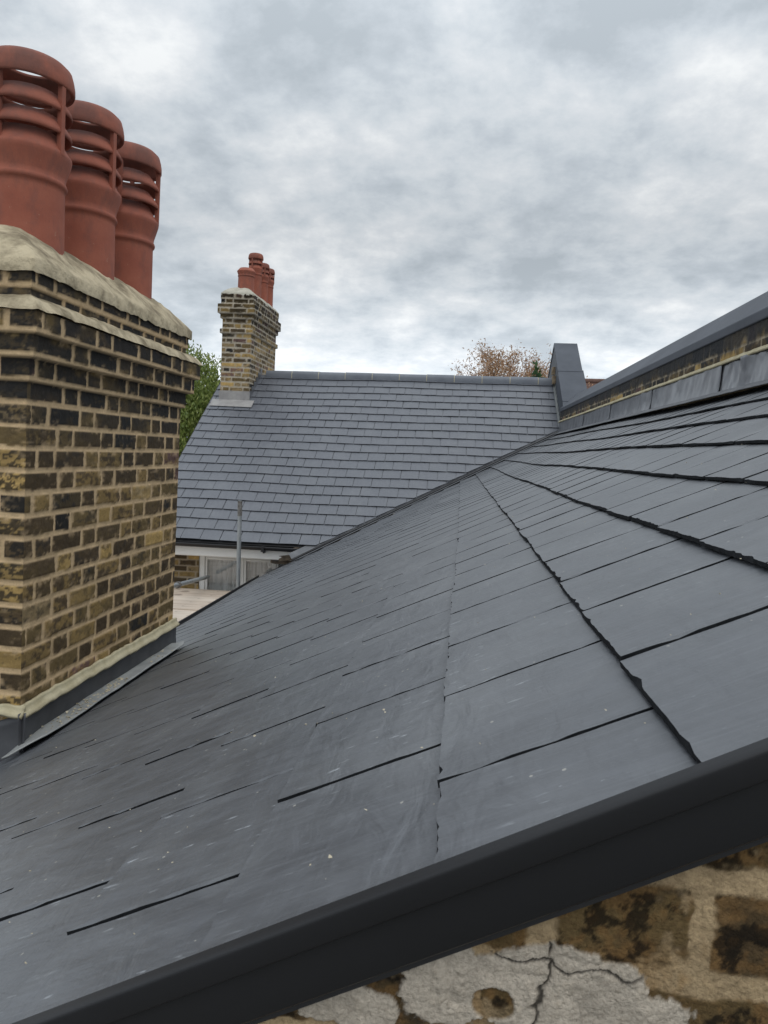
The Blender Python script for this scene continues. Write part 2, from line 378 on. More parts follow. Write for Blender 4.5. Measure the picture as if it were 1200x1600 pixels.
def relief(sides, zlev, ds, dz, name, M, parent, seed=1, Ls=.215, Lh=.102, mo=.012, mode='dark', modes=None, rough=.0035, blackfn=None, label=None, mortar=MORTAR, bot=None, top=None, post=None, bond='flemish', zper=None):
    """sides: list of (corner, unit direction, length, outward normal, offset at start, offset at end); zlev: list of (z0, z1, out).
    Each side is one fine grid whose vertices are pushed out by the brick courses."""
    V = []; F = []; C = []; base = 0
    zs = []
    for (z0, z1, o) in zlev:
        k = max(3, int(round((z1 - z0) / dz))); zs += [(z0 + (z1 - z0) * (j + .02 + .96 * j / k * 0) / k if 0 < j else z0 + 1e-4, z0, z1, o) for j in range(k)]
    zl = zlev[-1]; zs.append((zl[1], zl[0], zl[1], zl[2]))
    Z = np.array([q[0] for q in zs]); Z0 = np.array([q[1] for q in zs]); Z1 = np.array([q[2] for q in zs]); OFF = np.array([q[3] for q in zs])
    rowid = np.array([[i for i, l in enumerate(zlev) if l[0] == q[1]][0] for q in zs])
    for si, (c0, d, L, nrm, e0, e1) in enumerate(sides):
        md = modes[si] if modes else mode
        ns = max(2, int(round(L / (ds[si] if isinstance(ds, (list, tuple)) else ds)))); S = np.linspace(0, L, ns + 1)
        S2, Zg = np.meshgrid(S, Z); s = S2.ravel(); z = Zg.ravel(); nz = len(Z)
        rep = lambda a: np.repeat(a, ns + 1)
        z0, z1, off, row = rep(Z0), rep(Z1), rep(OFF), rep(rowid)
        c0 = np.array(c0, float); d = np.array(d, float); nv = np.array(nrm, float)
        s_out = s + off * (e1 * s / L - e0 * (1 - s / L)) + np.where(s < 1e-6, -.0016 * e0, 0) + np.where(s > L - 1e-6, .0016 * e1, 0)           # widen with the corbel so corners meet
        P = c0[None] + d[None] * s_out[:, None] + nv[None] * off[:, None]; P = np.column_stack([P, z]) if P.shape[1] == 2 else P
        P[:, 2] = z
        wob = (fbm(P * 26, seed + 3, 4) - .5) * .016
        wobz = (fbm(P * np.array((16, 16, 30)) + 5, seed + 4, 4) - .5) * .015
        if bond == 'flemish':
            per = Ls + Lh + 2 * mo
            sh = np.where(row % 2 == 0, 0, Lh + mo + (Ls - Lh) / 2 + 0) + (hsh(row, row * 0 + si, seed) - .5) * .05
            q = s + sh + .004; cell = np.floor(q / per); u = q - cell * per
            isS = u < Ls + mo; ub = np.where(isS, u, u - Ls - mo); lb = np.where(isS, Ls, Lh)
            bid = cell * 2 + np.where(isS, 0, 1)
        else:
            per = Ls + mo; sh = np.where(row % 2 == 0, 0, per / 2); q = s + sh; cell = np.floor(q / per); ub = q - cell * per; lb = np.full_like(ub, Ls); bid = cell
        jit = (hsh(bid, row, seed + 7) - .5) * .012
        ex = np.minimum(ub + wob + jit * .4, lb - ub + wob - jit * .4)   # distance inside the brick's vertical edges
        ez = np.minimum(z - (z0 + mo * .9) + wobz, z1 - z + wobz + .001)
        corner = (s < 1e-6) | (s > L - 1e-6)
        exx = np.where(s < .02, np.maximum(ex, .01), ex) if e0 else ex
        exx = np.where(s > L - .02, np.maximum(exx, .01), exx) if e1 else exx
        e = np.minimum(exx, ez)
        isb = sstep(-.001, .0035, e)
        smear = sstep(.56, .68, fbm(P * np.array((24, 24, 40)), seed + 33, 4, .6)) * sstep(.030, .004, e); isb = isb * (1 - .55 * smear)
        r1 = hsh(bid + 31 * si, row, seed + 1); r2 = hsh(bid + 57 * si, row, seed + 2)
        fine = (fbm(P * 60, seed + 9, 4, .6) - .5)
        disp = isb * (.0035 + (r2 - .5) * .004 + fine * rough * 2.2) + (1 - isb) * fine * rough * 1.4 - np.where(r1 > .93, .004, 0) * isb * sstep(.4, .6, fbm(P * 30, seed + 21, 3))
        if len(sides) > 1: disp = np.where(corner, .0015, disp)
        P = P + np.column_stack([np.tile(nv, (len(s), 1)), np.zeros(len(s))]) * disp[:, None] if len(nv) == 2 else P + nv[None] * disp[:, None]
        if len(sides) > 1:
            P[corner, :2] += 0
        col = stock_colour(r1, r2, P, z, md)
        mcol = np.array(mortar)[None] * (.72 + .5 * fbm(P * 17, seed + 13, 4))[:, None]
        cc = mcol * (1 - isb[:, None]) + col * isb[:, None]
        if blackfn is not None: cc = blackfn(P, s, z, cc, isb, row, si)
        if post is not None: P, cc = post(P, s, z, cc, isb)
        if top is not None:                                           # shear the grid so that its head and foot follow slopes
            pass
        V.append(P); C.append(cc)
        a = (np.arange(nz - 1)[:, None] * (ns + 1) + np.arange(ns)[None]).ravel() + base
        F.append(np.column_stack([a, a + 1, a + ns + 2, a + ns + 1])); base += len(P)
    V = np.concatenate(V); C = np.concatenate(C); F = np.concatenate(F)
    return grid_mesh(name, V, F, C, M, parent, label)
def grid_mesh(name, V, F, C, M, parent=None, label=None, smooth=True):
    me = bpy.data.meshes.new(name)
    me.vertices.add(len(V)); me.vertices.foreach_set('co', np.asarray(V, np.float32).ravel())
    nf = len(F); k = F.shape[1]
    me.loops.add(nf * k); me.loops.foreach_set('vertex_index', F.astype(np.int32).ravel())
    me.polygons.add(nf); me.polygons.foreach_set('loop_start', np.arange(0, nf * k, k, dtype=np.int32))
    me.update(calc_edges=True); me.validate()
    me.polygons.foreach_set('use_smooth', np.full(nf, smooth))
    if C is not None:
        at = me.color_attributes.new('Col', 'FLOAT_COLOR', 'POINT')
        at.data.foreach_set('color', np.column_stack([C, np.ones(len(C))]).astype(np.float32).ravel())
    me.materials.append(M); return link(name, me, parent, label)
def shaft_sides(x0, x1, y0, y1):
    """front (faces the viewer), right, back, left"""
    return [((x0, y0), (1, 0), x1 - x0, (0, -1), 1, 1), ((x1, y0), (0, 1), y1 - y0, (1, 0), 1, 1),
            ((x1, y1), (-1, 0), x1 - x0, (0, 1), 1, 1), ((x0, y1), (0, -1), y1 - y0, (-1, 0), 1, 1)]

# ------------------------------------------------------------------ slates
def slate_roof(name, M, parent, O, sdir, tdir, rows, t0, gauge, wid, slab, srange, offs, seed, near=None, cuts=None, label=None, tone=(0, 1), chip=1.0, sag=None, gapk=1.0, tk=1.0, thk=1.0):
    """slates in local (s along the course, t up the slope, h off the roof); near(s,t) -> detail 0/1"""
    rnd = random.Random(seed); sdir = Vector(sdir).normalized(); tdir = Vector(tdir).normalized(); nrm = sdir.cross(tdir)
    if nrm.z < 0: nrm = -nrm
    bms = bmesh.new(); lay = bms.verts.layers.float_color.new('Col')
    MW = Matrix.Translation(Vector(O)) @ Matrix((sdir, tdir, nrm)).transposed().to_4x4(); MI = MW.inverted()
    for k in rows:
        t = t0 + gauge * k; bm = bmesh.new(); lc = bm.verts.layers.float_color.new('Col')
        off = offs[k % 2]; j = math.floor((srange[0] - off) / wid) - 1
        while off + j * wid < srange[1]:
            s0 = off + j * wid; j += 1
            if s0 + wid < srange[0]: continue
            hi = near(s0, t) if near else 0; 
            nx, ny = ((40, 40) if hi == 2 else (14, 12) if hi == 1 else (3, 2))
            gap = (.0028 + .0065 * rnd.random() ** 1.5) * gapk; L = gauge * 2.08; lift = rnd.uniform(0, .0015) * tk; tilt = -rnd.uniform(.06, 1) ** 1.4 * .0013 * tk if sag is not None and tk > .5 else rnd.uniform(-1, 1) * .0016; dt = rnd.uniform(-1, 1) * .0025
            sk = rnd.uniform(-1, 1) * .0022; tn = min(1, max(0, rnd.gauss(.5, .36))); rv = rnd.random(); th = slab * rnd.uniform(.55, .80) * thk
            bow = rnd.uniform(-.001, .0016)
            x0, x1 = s0 + gap / 2, s0 + wid - gap / 2
            if near and s0 + wid < srange[0] + .15: continue          # slate-and-a-half at the verge
            if near and s0 < srange[0] + .15: x0 = srange[0] - .05
            def H(a, b):   # a, b in 0..1 across and up
                return lift * (1 - b * 1.6) + tilt * (a - .5) * 2 - slab * 1.06 * (b * L / gauge) + bow * (1 - (2 * a - 1) ** 2) + slab
            ph = rnd.random() * 100; ck = [chip * .0055 * rnd.random() ** 2 if rnd.random() < .30 and hi else 0 for _ in range(nx + 3)]; eg = [rnd.random() ** 2 if rnd.random() < .6 else 0 for _ in range(ny + 3)]; eg = [(eg[q] * .6 + eg[q + 1] + eg[q + 2] * .6) / 1.8 for q in range(ny + 1)]; ck = [(ck[q] * .5 + ck[q + 1] + ck[q + 2] * .5) / 1.6 for q in range(nx + 1)]
            def nz(x, f): return math.sin(x * f + ph) * .5 + math.sin(x * f * 2.3 + ph * 1.7) * .3 + math.sin(x * f * 5.1 + ph * .6) * .2
            top = []; low = []
            for b in range(ny + 1):
                fb = (b / ny) ** 1.0; r = []
                for a in range(nx + 1):
                    fa = a / nx; s = x0 + (x1 - x0) * fa; tt = t + dt + L * fb + sk * (fa - .5) * 2
                    if a == 0: s += nz(fb * L * 40, 1.0) * .0010 + (eg[b] * .0030 if hi else 0)
                    if a == nx: s += nz(fb * L * 40 + 9, 1.0) * .0009
                    if b == 0:
                        tt += chip * (.0020 + .0010 * nz(fa * 9, 1) + .0006 * rnd.random()) + ck[a]
                    r.append((s, tt, H(fa, fb) - (.0052 * eg[b] * (.4 + .6 * abs(nz(fb * L * 25 + 4, 1.0))) if a == 0 and hi else 0)))
                top.append(r)
            vt = [[bm.verts.new(p) for p in r] for r in top]
            for b in range(ny):
                for a in range(nx): bm.faces.new((vt[b][a], vt[b][a + 1], vt[b + 1][a + 1], vt[b + 1][a]))
            tail = [bm.verts.new((x0 + (x1 - x0) * a / nx, t + dt + sk * (a / nx - .5) * 2 + chip * .0012 * (rnd.random() - .5), H(a / nx, 0) - th)) for a in range(nx + 1)]
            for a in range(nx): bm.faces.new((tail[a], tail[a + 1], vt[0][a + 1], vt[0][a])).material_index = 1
            for e, rev in ((0, True), (nx, False)):
                lo = [tail[e]] + [bm.verts.new((vt[b][e].co.x, vt[b][e].co.y, vt[b][e].co.z - th)) for b in range(1, ny + 1)]
                for b in range(ny):
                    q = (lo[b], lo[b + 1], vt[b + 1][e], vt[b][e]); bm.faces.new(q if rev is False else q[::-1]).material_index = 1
            for v in bm.verts:
                if v[lc][3] == 0: v[lc] = (tone[0] + (tone[1] - tone[0]) * tn, rv, 0, 1)
        if sag:
            for v in bm.verts: v.co.z += sag(v.co.x, v.co.y)
        if cuts:
            for (pco, pno, cond) in cuts:
                if cond and not cond(t): continue
                lp = MI @ Vector(pco); ln = (MI.to_3x3() @ Vector(pno)).normalized()
                bmesh.ops.bisect_plane(bm, geom=bm.verts[:] + bm.edges[:] + bm.faces[:], dist=1e-6, plane_co=lp, plane_no=ln, clear_outer=True)
        tmp = bpy.data.meshes.new('t'); bm.to_mesh(tmp); bm.free(); bms.from_mesh(tmp); bpy.data.meshes.remove(tmp)
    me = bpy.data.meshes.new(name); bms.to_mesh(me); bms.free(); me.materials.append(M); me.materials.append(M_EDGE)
    return link(name, me, parent, label, MW)

# ------------------------------------------------------------------ roof planes shared by both houses
ALPHA = R(27.2); HC = .2805
TA = math.tan(ALPHA); ZN0 = -HC / math.cos(ALPHA)
def znear(x): return ZN0 + TA * x                     # near roof rises towards +x
TB, YR, ZR = .7177, 12.2, 1.255; BETA = math.atan(TB)
def zfar(y): return ZR - TB * (YR - y)                # far roof rises towards +y up to the ridge
def yval(x): return YR + (znear(x) - ZR) / TB         # valley line in plan
SK = .025                                             # the gable runs slightly askew
VD = Vector((1, TA / TB, 0)).normalized(); VN = Vector((-VD.y, VD.x, 0))
X_EAVE, X_TOP, Y_VERGE, Y_WALL = -2.42, 1.40, .547, 9.25
CH = (-1.98, -1.51, 2.40, 3.78)                       # near chimney footprint

# ================================================================== NEAR HOUSE
near = thing('brick_house', 'foreground brick house with dark slates rising to the right and a big sooty chimney', 'house', (-.5, 4.5, -6))
UN = Vector((math.cos(ALPHA), 0, math.sin(ALPHA))); NN = Vector((-math.sin(ALPHA), 0, math.cos(ALPHA)))
# local frame of the slates: s = +Y, t = up the slope; object origin at the foot of the perpendicular from the eye
def near_detail(s, t):
    return 2 if s < 1.6 else 1 if s < 3.6 else 0
def near_sag(s, t):
    return -.012 * math.sin(min(1, max(0, (s - 1) / 8)) * math.pi) + min(1, max(0, s - .6)) * (.004 * math.sin(s * 1.7 + t * 2.1) + .003 * math.sin(s * .9 - t * 3.3))
slate_roof('slate_roof', M_SLATE, near, -(HC + .0125) * NN, (0, 1, 0), UN, range(-13, 7), .065, .22, .256, .0105, (Y_VERGE - .05, 12.0), (.838, .710), 4,
           near_detail, [((0, Y_VERGE, 0), (-SK, -1, 0), None), (Vector((-1.87, yval(-1.87), 0)) - VN * .15, VN, lambda t: t > -2.35), ((0, 9.2, 0), (0, 1, 0), lambda t: t <= -2.35),
                         ((X_TOP - .005, 0, 0), (1, 0, 0), None)], tone=(0, 1), sag=near_sag)
# deck just below the slates, so that nothing shows through gaps
m = MB(); th = .03
def decked(x, dz): return znear(x) - dz
pts = [(X_EAVE, Y_VERGE + .01 - SK * X_EAVE), (X_TOP, Y_VERGE + .01 - SK * X_TOP), (X_TOP, yval(X_TOP) - .1), (-1.87, yval(-1.87) - .1), (-1.9, 9.2), (X_EAVE, 9.2)]
top = [(x, y, znear(x) - .045) for x, y in pts]; bot = [(x, y, znear(x) - .08) for x, y in pts]; n = len(pts)
m.add(top + bot, [tuple(range(n)), tuple(range(2 * n - 1, n - 1, -1))] + [(i, n + i, n + (i + 1) % n, (i + 1) % n) for i in range(n)])
m.build('roof_deck', M_DARK, near)
# dry verge along the near edge: rounded lip over the slates, front face, recessed lower face
m = MB(); ys = Y_VERGE
prof = [(0, .006, -.03), (0, .006, .0036), (0, -.003, .0042), (0, -.0092, .0041), (0, -.0104, .0035), (0, -.0109, .0022), (0, -.011, .0005), (0, -.011, -.0180), (0, -.0098, -.0198), (0, -.004, -.0205), (0, -.003, -.0655), (0, -.001, -.0680), (0, .006, -.0680)]
a, b = Vector((X_EAVE - .05, ys - SK * (X_EAVE - .05), znear(X_EAVE - .05))), Vector((X_TOP, ys - SK * X_TOP, znear(X_TOP)))
m.prism(prof, a, b, True, True)
o = m.build('verge_trim', M_TRIM, near, 'anthracite plastic verge trim running along the near roof edge'); 
me = o.data; me.polygons.foreach_set('use_smooth', [True] * len(me.polygons)); es = o.modifiers.new('split', 'EDGE_SPLIT'); es.split_angle = R(50)

# gable wall under the verge: fine relief close to the eye, plainer beyond
def gable():
    yw = Y_VERGE + .016
    crs = .0835; zt = -.318
    def patches(P, s, z, cc, isb, row=None, si=None):
        x = P[:, 0]; q = np.column_stack([x, x * 0, z])
        def blob(cx, cz, rx, rz, sd, amp=.55): 
            dd = ((x - cx) / rx) ** 2 + ((z - cz) / rz) ** 2
            return dd + (fbm(q * 26, sd, 6, .62) - .5) * 4.4 * amp
        b1 = np.minimum.reduce([blob(.070, -.414, .088, .036, 3), blob(.125, -.428, .064, .028, 8), blob(.010, -.424, .046, .030, 14), blob(-.070, -.446, .046, .019, 9), blob(-.20, -.56, .12, .05, 4), blob(.24, -.50, .10, .05, 6)])
        hole = blob(.044, -.429, .018, .0135, 19, .35)
        wm = sstep(1.05, .93, b1) * sstep(.9, 1.1, hole)
        white = np.array((.60, .535, .45)) * (.74 + .5 * fbm(q * 70, 23, 4))[:, None]
        # hairline cracks in the old paint
        cr = np.abs(x - .078 - .012 * (fbm(q * 60, 31, 3) - .5) * 2 - (z + .42) * .12); cr2 = np.abs(z + .390 + .06 * (x - .06) + .010 * (fbm(q * 50, 33, 3) - .5) * 2)
        crack = np.maximum(sstep(.0016, .0006, cr), sstep(.0014, .0005, cr2) * sstep(.01, .05, x) * sstep(.20, .13, x))
        white = white * (1 - .85 * crack)[:, None]
        cc = cc * (1 - wm[:, None]) + white * wm[:, None]
        # ochre stains on the joints, damp black growth on bricks
        st = sstep(.55, .72, fbm(q * np.array((34, 1, 22)), 41, 4)) * (1 - wm)
        cc = cc * (1 - .5 * st[:, None]) + np.array((.30, .175, .065))[None] * .5 * st[:, None] * (.4 + .6 * (1 - isb))[:, None] + cc * .0
        mo_ = sstep(.46, .62, fbm(q * 95, 57, 4, .6)) * isb * (1 - wm); cc = cc * (1 - .55 * mo_)[:, None] + np.array((.24, .135, .05)) * (.55 * mo_)[:, None]
        dk = sstep(.52, .60, fbm(q * 60, 47, 5, .62)) * (1 - wm) * isb
        cc = cc * (1 - .80 * dk)[:, None]
        return cc
    def thick(P, s, z, cc, isb):
        w = sstep(.30, .40, cc[:, 2] / 1.0) * .0025; P[:, 1] -= w; return P, cc
    def panel(x0, x1, zb, dsx, dzz, follow):
        ns = int((x1 - x0) / dsx); nz = int((-.2 - zb) / dzz) if not follow else int((znear((x0 + x1) / 2) - zb) / dzz)
        xs = np.linspace(x0, x1, ns + 1); ts = np.linspace(0, 1, nz + 1); X, T = np.meshgrid(xs, ts); x = X.ravel(); t = T.ravel()
        ztop = znear(x) - .045; z = zb + (ztop - zb) * t
        row = np.floor((z - zt) / crs).astype(int); z0 = zt + row * crs
        P = np.column_stack([x, yw - SK * x, z]); mo = .0155; Ls, Lh = .218, .103; per = Ls + Lh + 2 * mo
        wob = (fbm(P * 32, 3, 5, .6) - .5) * .026; wz = (fbm(P * np.array((26, 26, 40)) + 5, 4, 5, .6) - .5) * .024
        q = x - .2045 + np.where(row % 2 != 0, 0.0, .17) + 20 * per; cell = np.floor(q / per); u = q - cell * per
        isS = u < Ls + mo; ub = np.where(isS, u, u - Ls - mo); lb = np.where(isS, Ls, Lh); bid = cell * 2 + np.where(isS, 0, 1)
        e = np.minimum(np.minimum(ub + wob, lb - ub + wob), np.minimum(z - z0 - mo + wz, z0 + crs - z + wz)); isb = sstep(-.001, .004, e)
        isb = isb * (1 - .8 * sstep(.54, .64, fbm(P * 34, 83, 4, .6)) * sstep(.034, .004, e))
        r1 = hsh(bid, row, 61) * .84; r2 = hsh(bid, row, 62); fine = fbm(P * 60, 9, 5, .6) - .5
        disp = isb * (.002 + (r2 - .5) * .003 + fine * .007) + (1 - isb) * fine * .008
        cc = np.minimum(stock_colour(r1, r2, P, z, 'gable') * .55 + np.array((.050, .031, .012)), .5) * isb[:, None] + (np.array((.60, .45, .27)) * (.45 + .9 * fbm(P * 24, 13, 4))[:, None]) * (1 - isb)[:, None]
        och = sstep(.016, .003, e) * isb * sstep(.40, .58, fbm(P * 30, 53, 3)); cc = cc * (1 - .7 * och)[:, None] + np.array((.30, .18, .075)) * (.7 * och)[:, None]
        cc = patches(P, None, z, cc, isb); P[:, 1] -= disp
        P, cc = thick(P, None, z, cc, isb)
        a = (np.arange(nz)[:, None] * (ns + 1) + np.arange(ns)[None]).ravel()
        return P, cc, np.column_stack([a, a + 1, a + ns + 2, a + ns + 1])
    V = []; C = []; F = []; base = 0
    for (x0, x1, zb, a, b) in ((-.34, .36, -.70, .0013, .0013), (X_EAVE + .12, -.34, -1.6, .012, .012), (.36, X_TOP + .34, -.70, .012, .012)):
        P, cc, f = panel(x0, x1, zb, a, b, True); V.append(P); C.append(cc); F.append(f + base); base += len(P)
    # foot of the wall down to the yard
    for (x0, x1, zb) in ((-.34, X_TOP + .34, -.70), (X_EAVE + .12, -.34, -1.6)):
        P = np.array([(x0, yw - SK * x0, -6), (x1, yw - SK * x1, -6), (x1, yw - SK * x1, zb), (x0, yw - SK * x0, zb)], float); V.append(P); C.append(np.tile((.16, .12, .075), (4, 1))); F.append(np.array([[0, 1, 2, 3]]) + base); base += 4
    grid_mesh('gable_wall', np.concatenate(V), np.concatenate(F), np.concatenate(C), M_WALLBRICK, near, 'old brick gable wall with flaking white paint')
gable()
m = MB(); m.box(X_EAVE + .12, X_EAVE + .34, Y_VERGE + .09, Y_WALL - .01, -6, znear(X_EAVE + .12) - .085)
m.build('side_wall', M_RENDERWALL, near)

def half_gutter(mb, a, b, r=.055, seg=10, wall=.004):
    a = Vector(a); b = Vector(b); d = (b - a).normalized(); side = d.cross(Vector((0, 0, 1))).normalized()
    o = [side * (r * math.cos(math.pi + math.pi * i / seg)) + Vector((0, 0, r * math.sin(math.pi + math.pi * i / seg))) for i in range(seg + 1)]
    q = [side * ((r - wall) * math.cos(math.pi + math.pi * i / seg)) + Vector((0, 0, (r - wall) * math.sin(math.pi + math.pi * i / seg))) for i in range(seg, -1, -1)]
    mb.prism(o + q, a, b, True, True)
m = MB(); half_gutter(m, (X_EAVE - .03, Y_VERGE + .02, znear(X_EAVE) - .035), (X_EAVE - .03, 9.12, znear(X_EAVE) - .035))
m.build('gutter', M_BLACK, near)

# valley where the two roofs meet: lead lining with a raised black strip against the far slates
m = MB(); x0, x1 = -1.95, X_TOP - .002
for (xa, xb) in ((x0, x1),):
    pa, pb = Vector((xa, yval(xa), 0)), Vector((xb, yval(xb), 0))
    def nearpt(p, d): q = p - VN * d; return Vector((q.x, q.y, znear(q.x) + .004))
    def farpt(p, d): q = p + VN * d; return Vector((q.x, q.y, zfar(q.y) - .010))
    A = [nearpt(pa, .20), nearpt(pa, .02), farpt(pa, .02), farpt(pa, .14)]; B = [nearpt(pb, .20), nearpt(pb, .02), farpt(pb, .02), farpt(pb, .14)]
    m.add(A + B, [(i, i + 1, 5 + i, 4 + i) for i in range(3)])
o = m.build('valley_lining', M_VALLEY, near)
m = MB(); pa, pb = Vector((x0, yval(x0), 0)) + VN * .012, Vector((x1, yval(x1), 0)) + VN * .012
pa.z, pb.z = znear(pa.x), znear(pb.x)
m.prism([VN * -.006 + Vector((0, 0, -.01)), VN * .03 + Vector((0, 0, -.01)), VN * .03 + Vector((0, 0, .028)), VN * -.006 + Vector((0, 0, .022))], pa, pb)
m.build('valley_edge', M_BLACK, near)

# ------------------------------------------------------------------ near chimney
def stack_levels(zb, n, crs, corbels):
    """n plain courses from zb, then corbel courses as (height, out)"""
    l = [(zb + i * crs, zb + (i + 1) * crs, 0.0) for i in range(n)]; z = zb + n * crs
    for (h, o) in corbels: l.append((z, z + h, o)); z += h
    return l, z
LV, ZTOP = stack_levels(-1.287, 19, .0785, [(.0775, .018), (.0775, .050), (.0775, .072), (.0775, .012), (.0775, .020)])
def soot_top(P, s, z, cc, isb, row, si):
    k = sstep(-.22, .22, z + (fbm(P * 7, 77, 3) - .5) * .35) * isb
    k = k * sstep(.78, .5, fbm(P * np.array((7, 7, 14)), 79, 3))
    return cc * (1 - .90 * k)[:, None] + np.array((.030, .029, .029))[None] * (.9 * k)[:, None]
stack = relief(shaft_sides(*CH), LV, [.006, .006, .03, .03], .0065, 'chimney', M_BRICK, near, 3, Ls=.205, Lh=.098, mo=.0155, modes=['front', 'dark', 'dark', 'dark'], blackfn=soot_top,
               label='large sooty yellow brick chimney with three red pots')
def flaunching(name, fp, ztop, zpeak, M, parent, over=.01, res=.02, bulge=1.0, seed=1):
    """mortar cap: a mound over the whole stack, rounded to the edges, rising round the pots"""
    x0, x1, y0, y1 = fp; nx = int((x1 - x0) / res); ny = int((y1 - y0) / res)
    xs = np.linspace(x0, x1, nx + 1); ys = np.linspace(y0, y1, ny + 1); X, Y = np.meshgrid(xs, ys); x, y = X.ravel(), Y.ravel()
    ed = np.minimum(np.minimum(x - x0, x1 - x), np.minimum(y - y0, y1 - y)); half = (x1 - x0) / 2
    f = np.clip(ed / half, 0, 1); prof = 1 - (1 - f) ** (1.7 * bulge)
    Pn = np.column_stack([x * 9, y * 9, x * 0]); n = fbm(Pn, seed, 4) - .5 + .5 * (fbm(Pn * 4.3, seed + 8, 3) - .5)
    z = ztop + .012 + (zpeak - ztop) * prof + n * .035 * np.clip(ed / .04, 0, 1)
    x = x + (fbm(Pn + 9, seed + 1, 3) - .5) * .010; y = y + (fbm(Pn + 19, seed + 2, 3) - .5) * .010
    V = np.column_stack([x, y, z]); a = (np.arange(ny)[:, None] * (nx + 1) + np.arange(nx)[None]).ravel(); F = np.column_stack([a, a + 1, a + nx + 2, a + nx + 1])
    # skirt down to the brick head
    ring = list(range(nx + 1)) + [j * (nx + 1) + nx for j in range(1, ny + 1)] + [ny * (nx + 1) + i for i in range(nx - 1, -1, -1)] + [j * (nx + 1) for j in range(ny - 1, 0, -1)]
    S = V[ring].copy(); S[:, 2] = ztop - .045 + .03 * fbm(S * 14, seed + 5, 3); b = len(V); nr = len(ring)
    F2 = np.array([[ring[i], b + i, b + (i + 1) % nr, ring[(i + 1) % nr]] for i in range(nr)])
    return grid_mesh(name, np.concatenate([V, S]), np.concatenate([F, F2]), None, M, parent)
E0 = .034
flaunching('flaunching', (CH[0] - E0, CH[1] + E0, CH[2] - E0, CH[3] + E0), ZTOP, ZTOP + .170, M_CEMENT, stack, seed=5)
# mortar weathering on the ledge of the widest course
def ledge(name, fp, out0, out1, z0, z1, M, parent, seed=2, n=60):
    x0, x1, y0, y1 = fp; V = []; ring = []
    def rect(o, z, sd):
        pts = []
        for (a, b) in (((x0 - o, y0 - o), (x1 + o, y0 - o)), ((x1 + o, y0 - o), (x1 + o, y1 + o)), ((x1 + o, y1 + o), (x0 - o, y1 + o)), ((x0 - o, y1 + o), (x0 - o, y0 - o))):
            for i in range(n): t = i / n; pts.append((a[0] + (b[0] - a[0]) * t, a[1] + (b[1] - a[1]) * t, z))
        p = np.array(pts); w = fbm(p * 16, sd, 3) - .5; p[:, 2] += w * .016; return p
    A, Bm, Cc = rect(out0 + .004, z0 - .004, seed), rect((out0 + out1) / 2 + .012, (z0 + z1) / 2 + .006, seed + 1), rect(out1, z1, seed + 2)
    k = 4 * n; V = np.concatenate([A, Bm, Cc]); F = np.array([[j * k + i, j * k + (i + 1) % k, (j + 1) * k + (i + 1) % k, (j + 1) * k + i] for j in range(2) for i in range(k)])
    return grid_mesh(name, V, F, None, M, parent)
zl = LV[-3][1]
ledge('mortar_ledge', CH, .080, .012, zl, zl + .052, M_CEMENT, stack)

def pot_mesh(name, rb, h, M, hood=True, seg=44, louvres=3, a0=R(45)):
    """flue terminal: tapered barrel, bead, flared neck, louvre rings between four bars, open-topped hood. base at z=0"""
    m = MB(); s = h / .85
    zb = .385 * s; zn = zb + .112 * s                                # bead, head of the neck
    out = [(rb * 1.03, 0), (rb * 1.0, .02 * s), (rb * .975, zb - .03), (rb * .975, zb - .012), (rb * 1.02, zb - .009), (rb * 1.04, zb), (rb * 1.02, zb + .009), (rb * .985, zb + .014),
           (rb * 1.0, zb + .032 * s), (rb * 1.06, zb + .060 * s), (rb * 1.12, zn - .024 * s), (rb * 1.14, zn - .012 * s), (rb * 1.13, zn - .002), (rb * 1.06, zn + .008), (rb * .82, zn + .066 * s)]
    inn = [(rb * .78, zn + .060 * s), (rb * .80, zn), (rb * .84, 0)]
    m.lathe(out + inn, 0, 0, seg)
    pitch = .081 * s
    if hood:
        for i in range(1, louvres):                                   # louvre rings: cones shedding outwards
            zc = zn + pitch * i - .010
            m.lathe([(rb * .78, zc + .058 * s), (rb * .82, zc + .060 * s), (rb * 1.02, zc + .028 * s), (rb * 1.10, zc + .012 * s), (rb * 1.125, zc + .002), (rb * 1.115, zc - .010 * s), (rb * 1.07, zc - .008 * s), (rb * .94, zc + .020 * s), (rb * .78, zc + .046 * s), (rb * .78, zc + .058 * s)], 0, 0, seg)
        zt = zn + pitch * louvres - .006
        for q in range(4):                                            # bars
            a = q * math.pi / 2 + a0; ca, sa = math.cos(a), math.sin(a); w = .0095; r0, r1 = rb * 1.0, rb * 1.145
            pr = [Vector((ca * r0 - sa * w, sa * r0 + ca * w, 0)), Vector((ca * r1 - sa * w, sa * r1 + ca * w, 0)), Vector((ca * r1 + sa * w, sa * r1 - ca * w, 0)), Vector((ca * r0 + sa * w, sa * r0 - ca * w, 0))]
            m.prism(pr, (0, 0, zn - .012), (0, 0, zt + .02))
        cap = [(rb * 1.05, zt + .010), (rb * 1.06, zt - .002), (rb * 1.15, zt - .006), (rb * 1.175, zt + .002), (rb * 1.17, zt + .022 * s), (rb * 1.14, zt + .046 * s), (rb * 1.09, zt + .070 * s), (rb * .96, zt + .086 * s), (rb * .80, zt + .093 * s), (rb * .72, zt + .090 * s),
               (rb * .74, zt + .080 * s), (rb * .95, zt + .066 * s), (rb * 1.05, zt + .040 * s), (rb * 1.05, zt + .010)]
        m.lathe(cap, 0, 0, seg)
    return m.mesh(name, M)
potme = pot_mesh('chimney_pot', .138, .85, M_POT, louvres=3)
PX = -1.742; PZ = .585
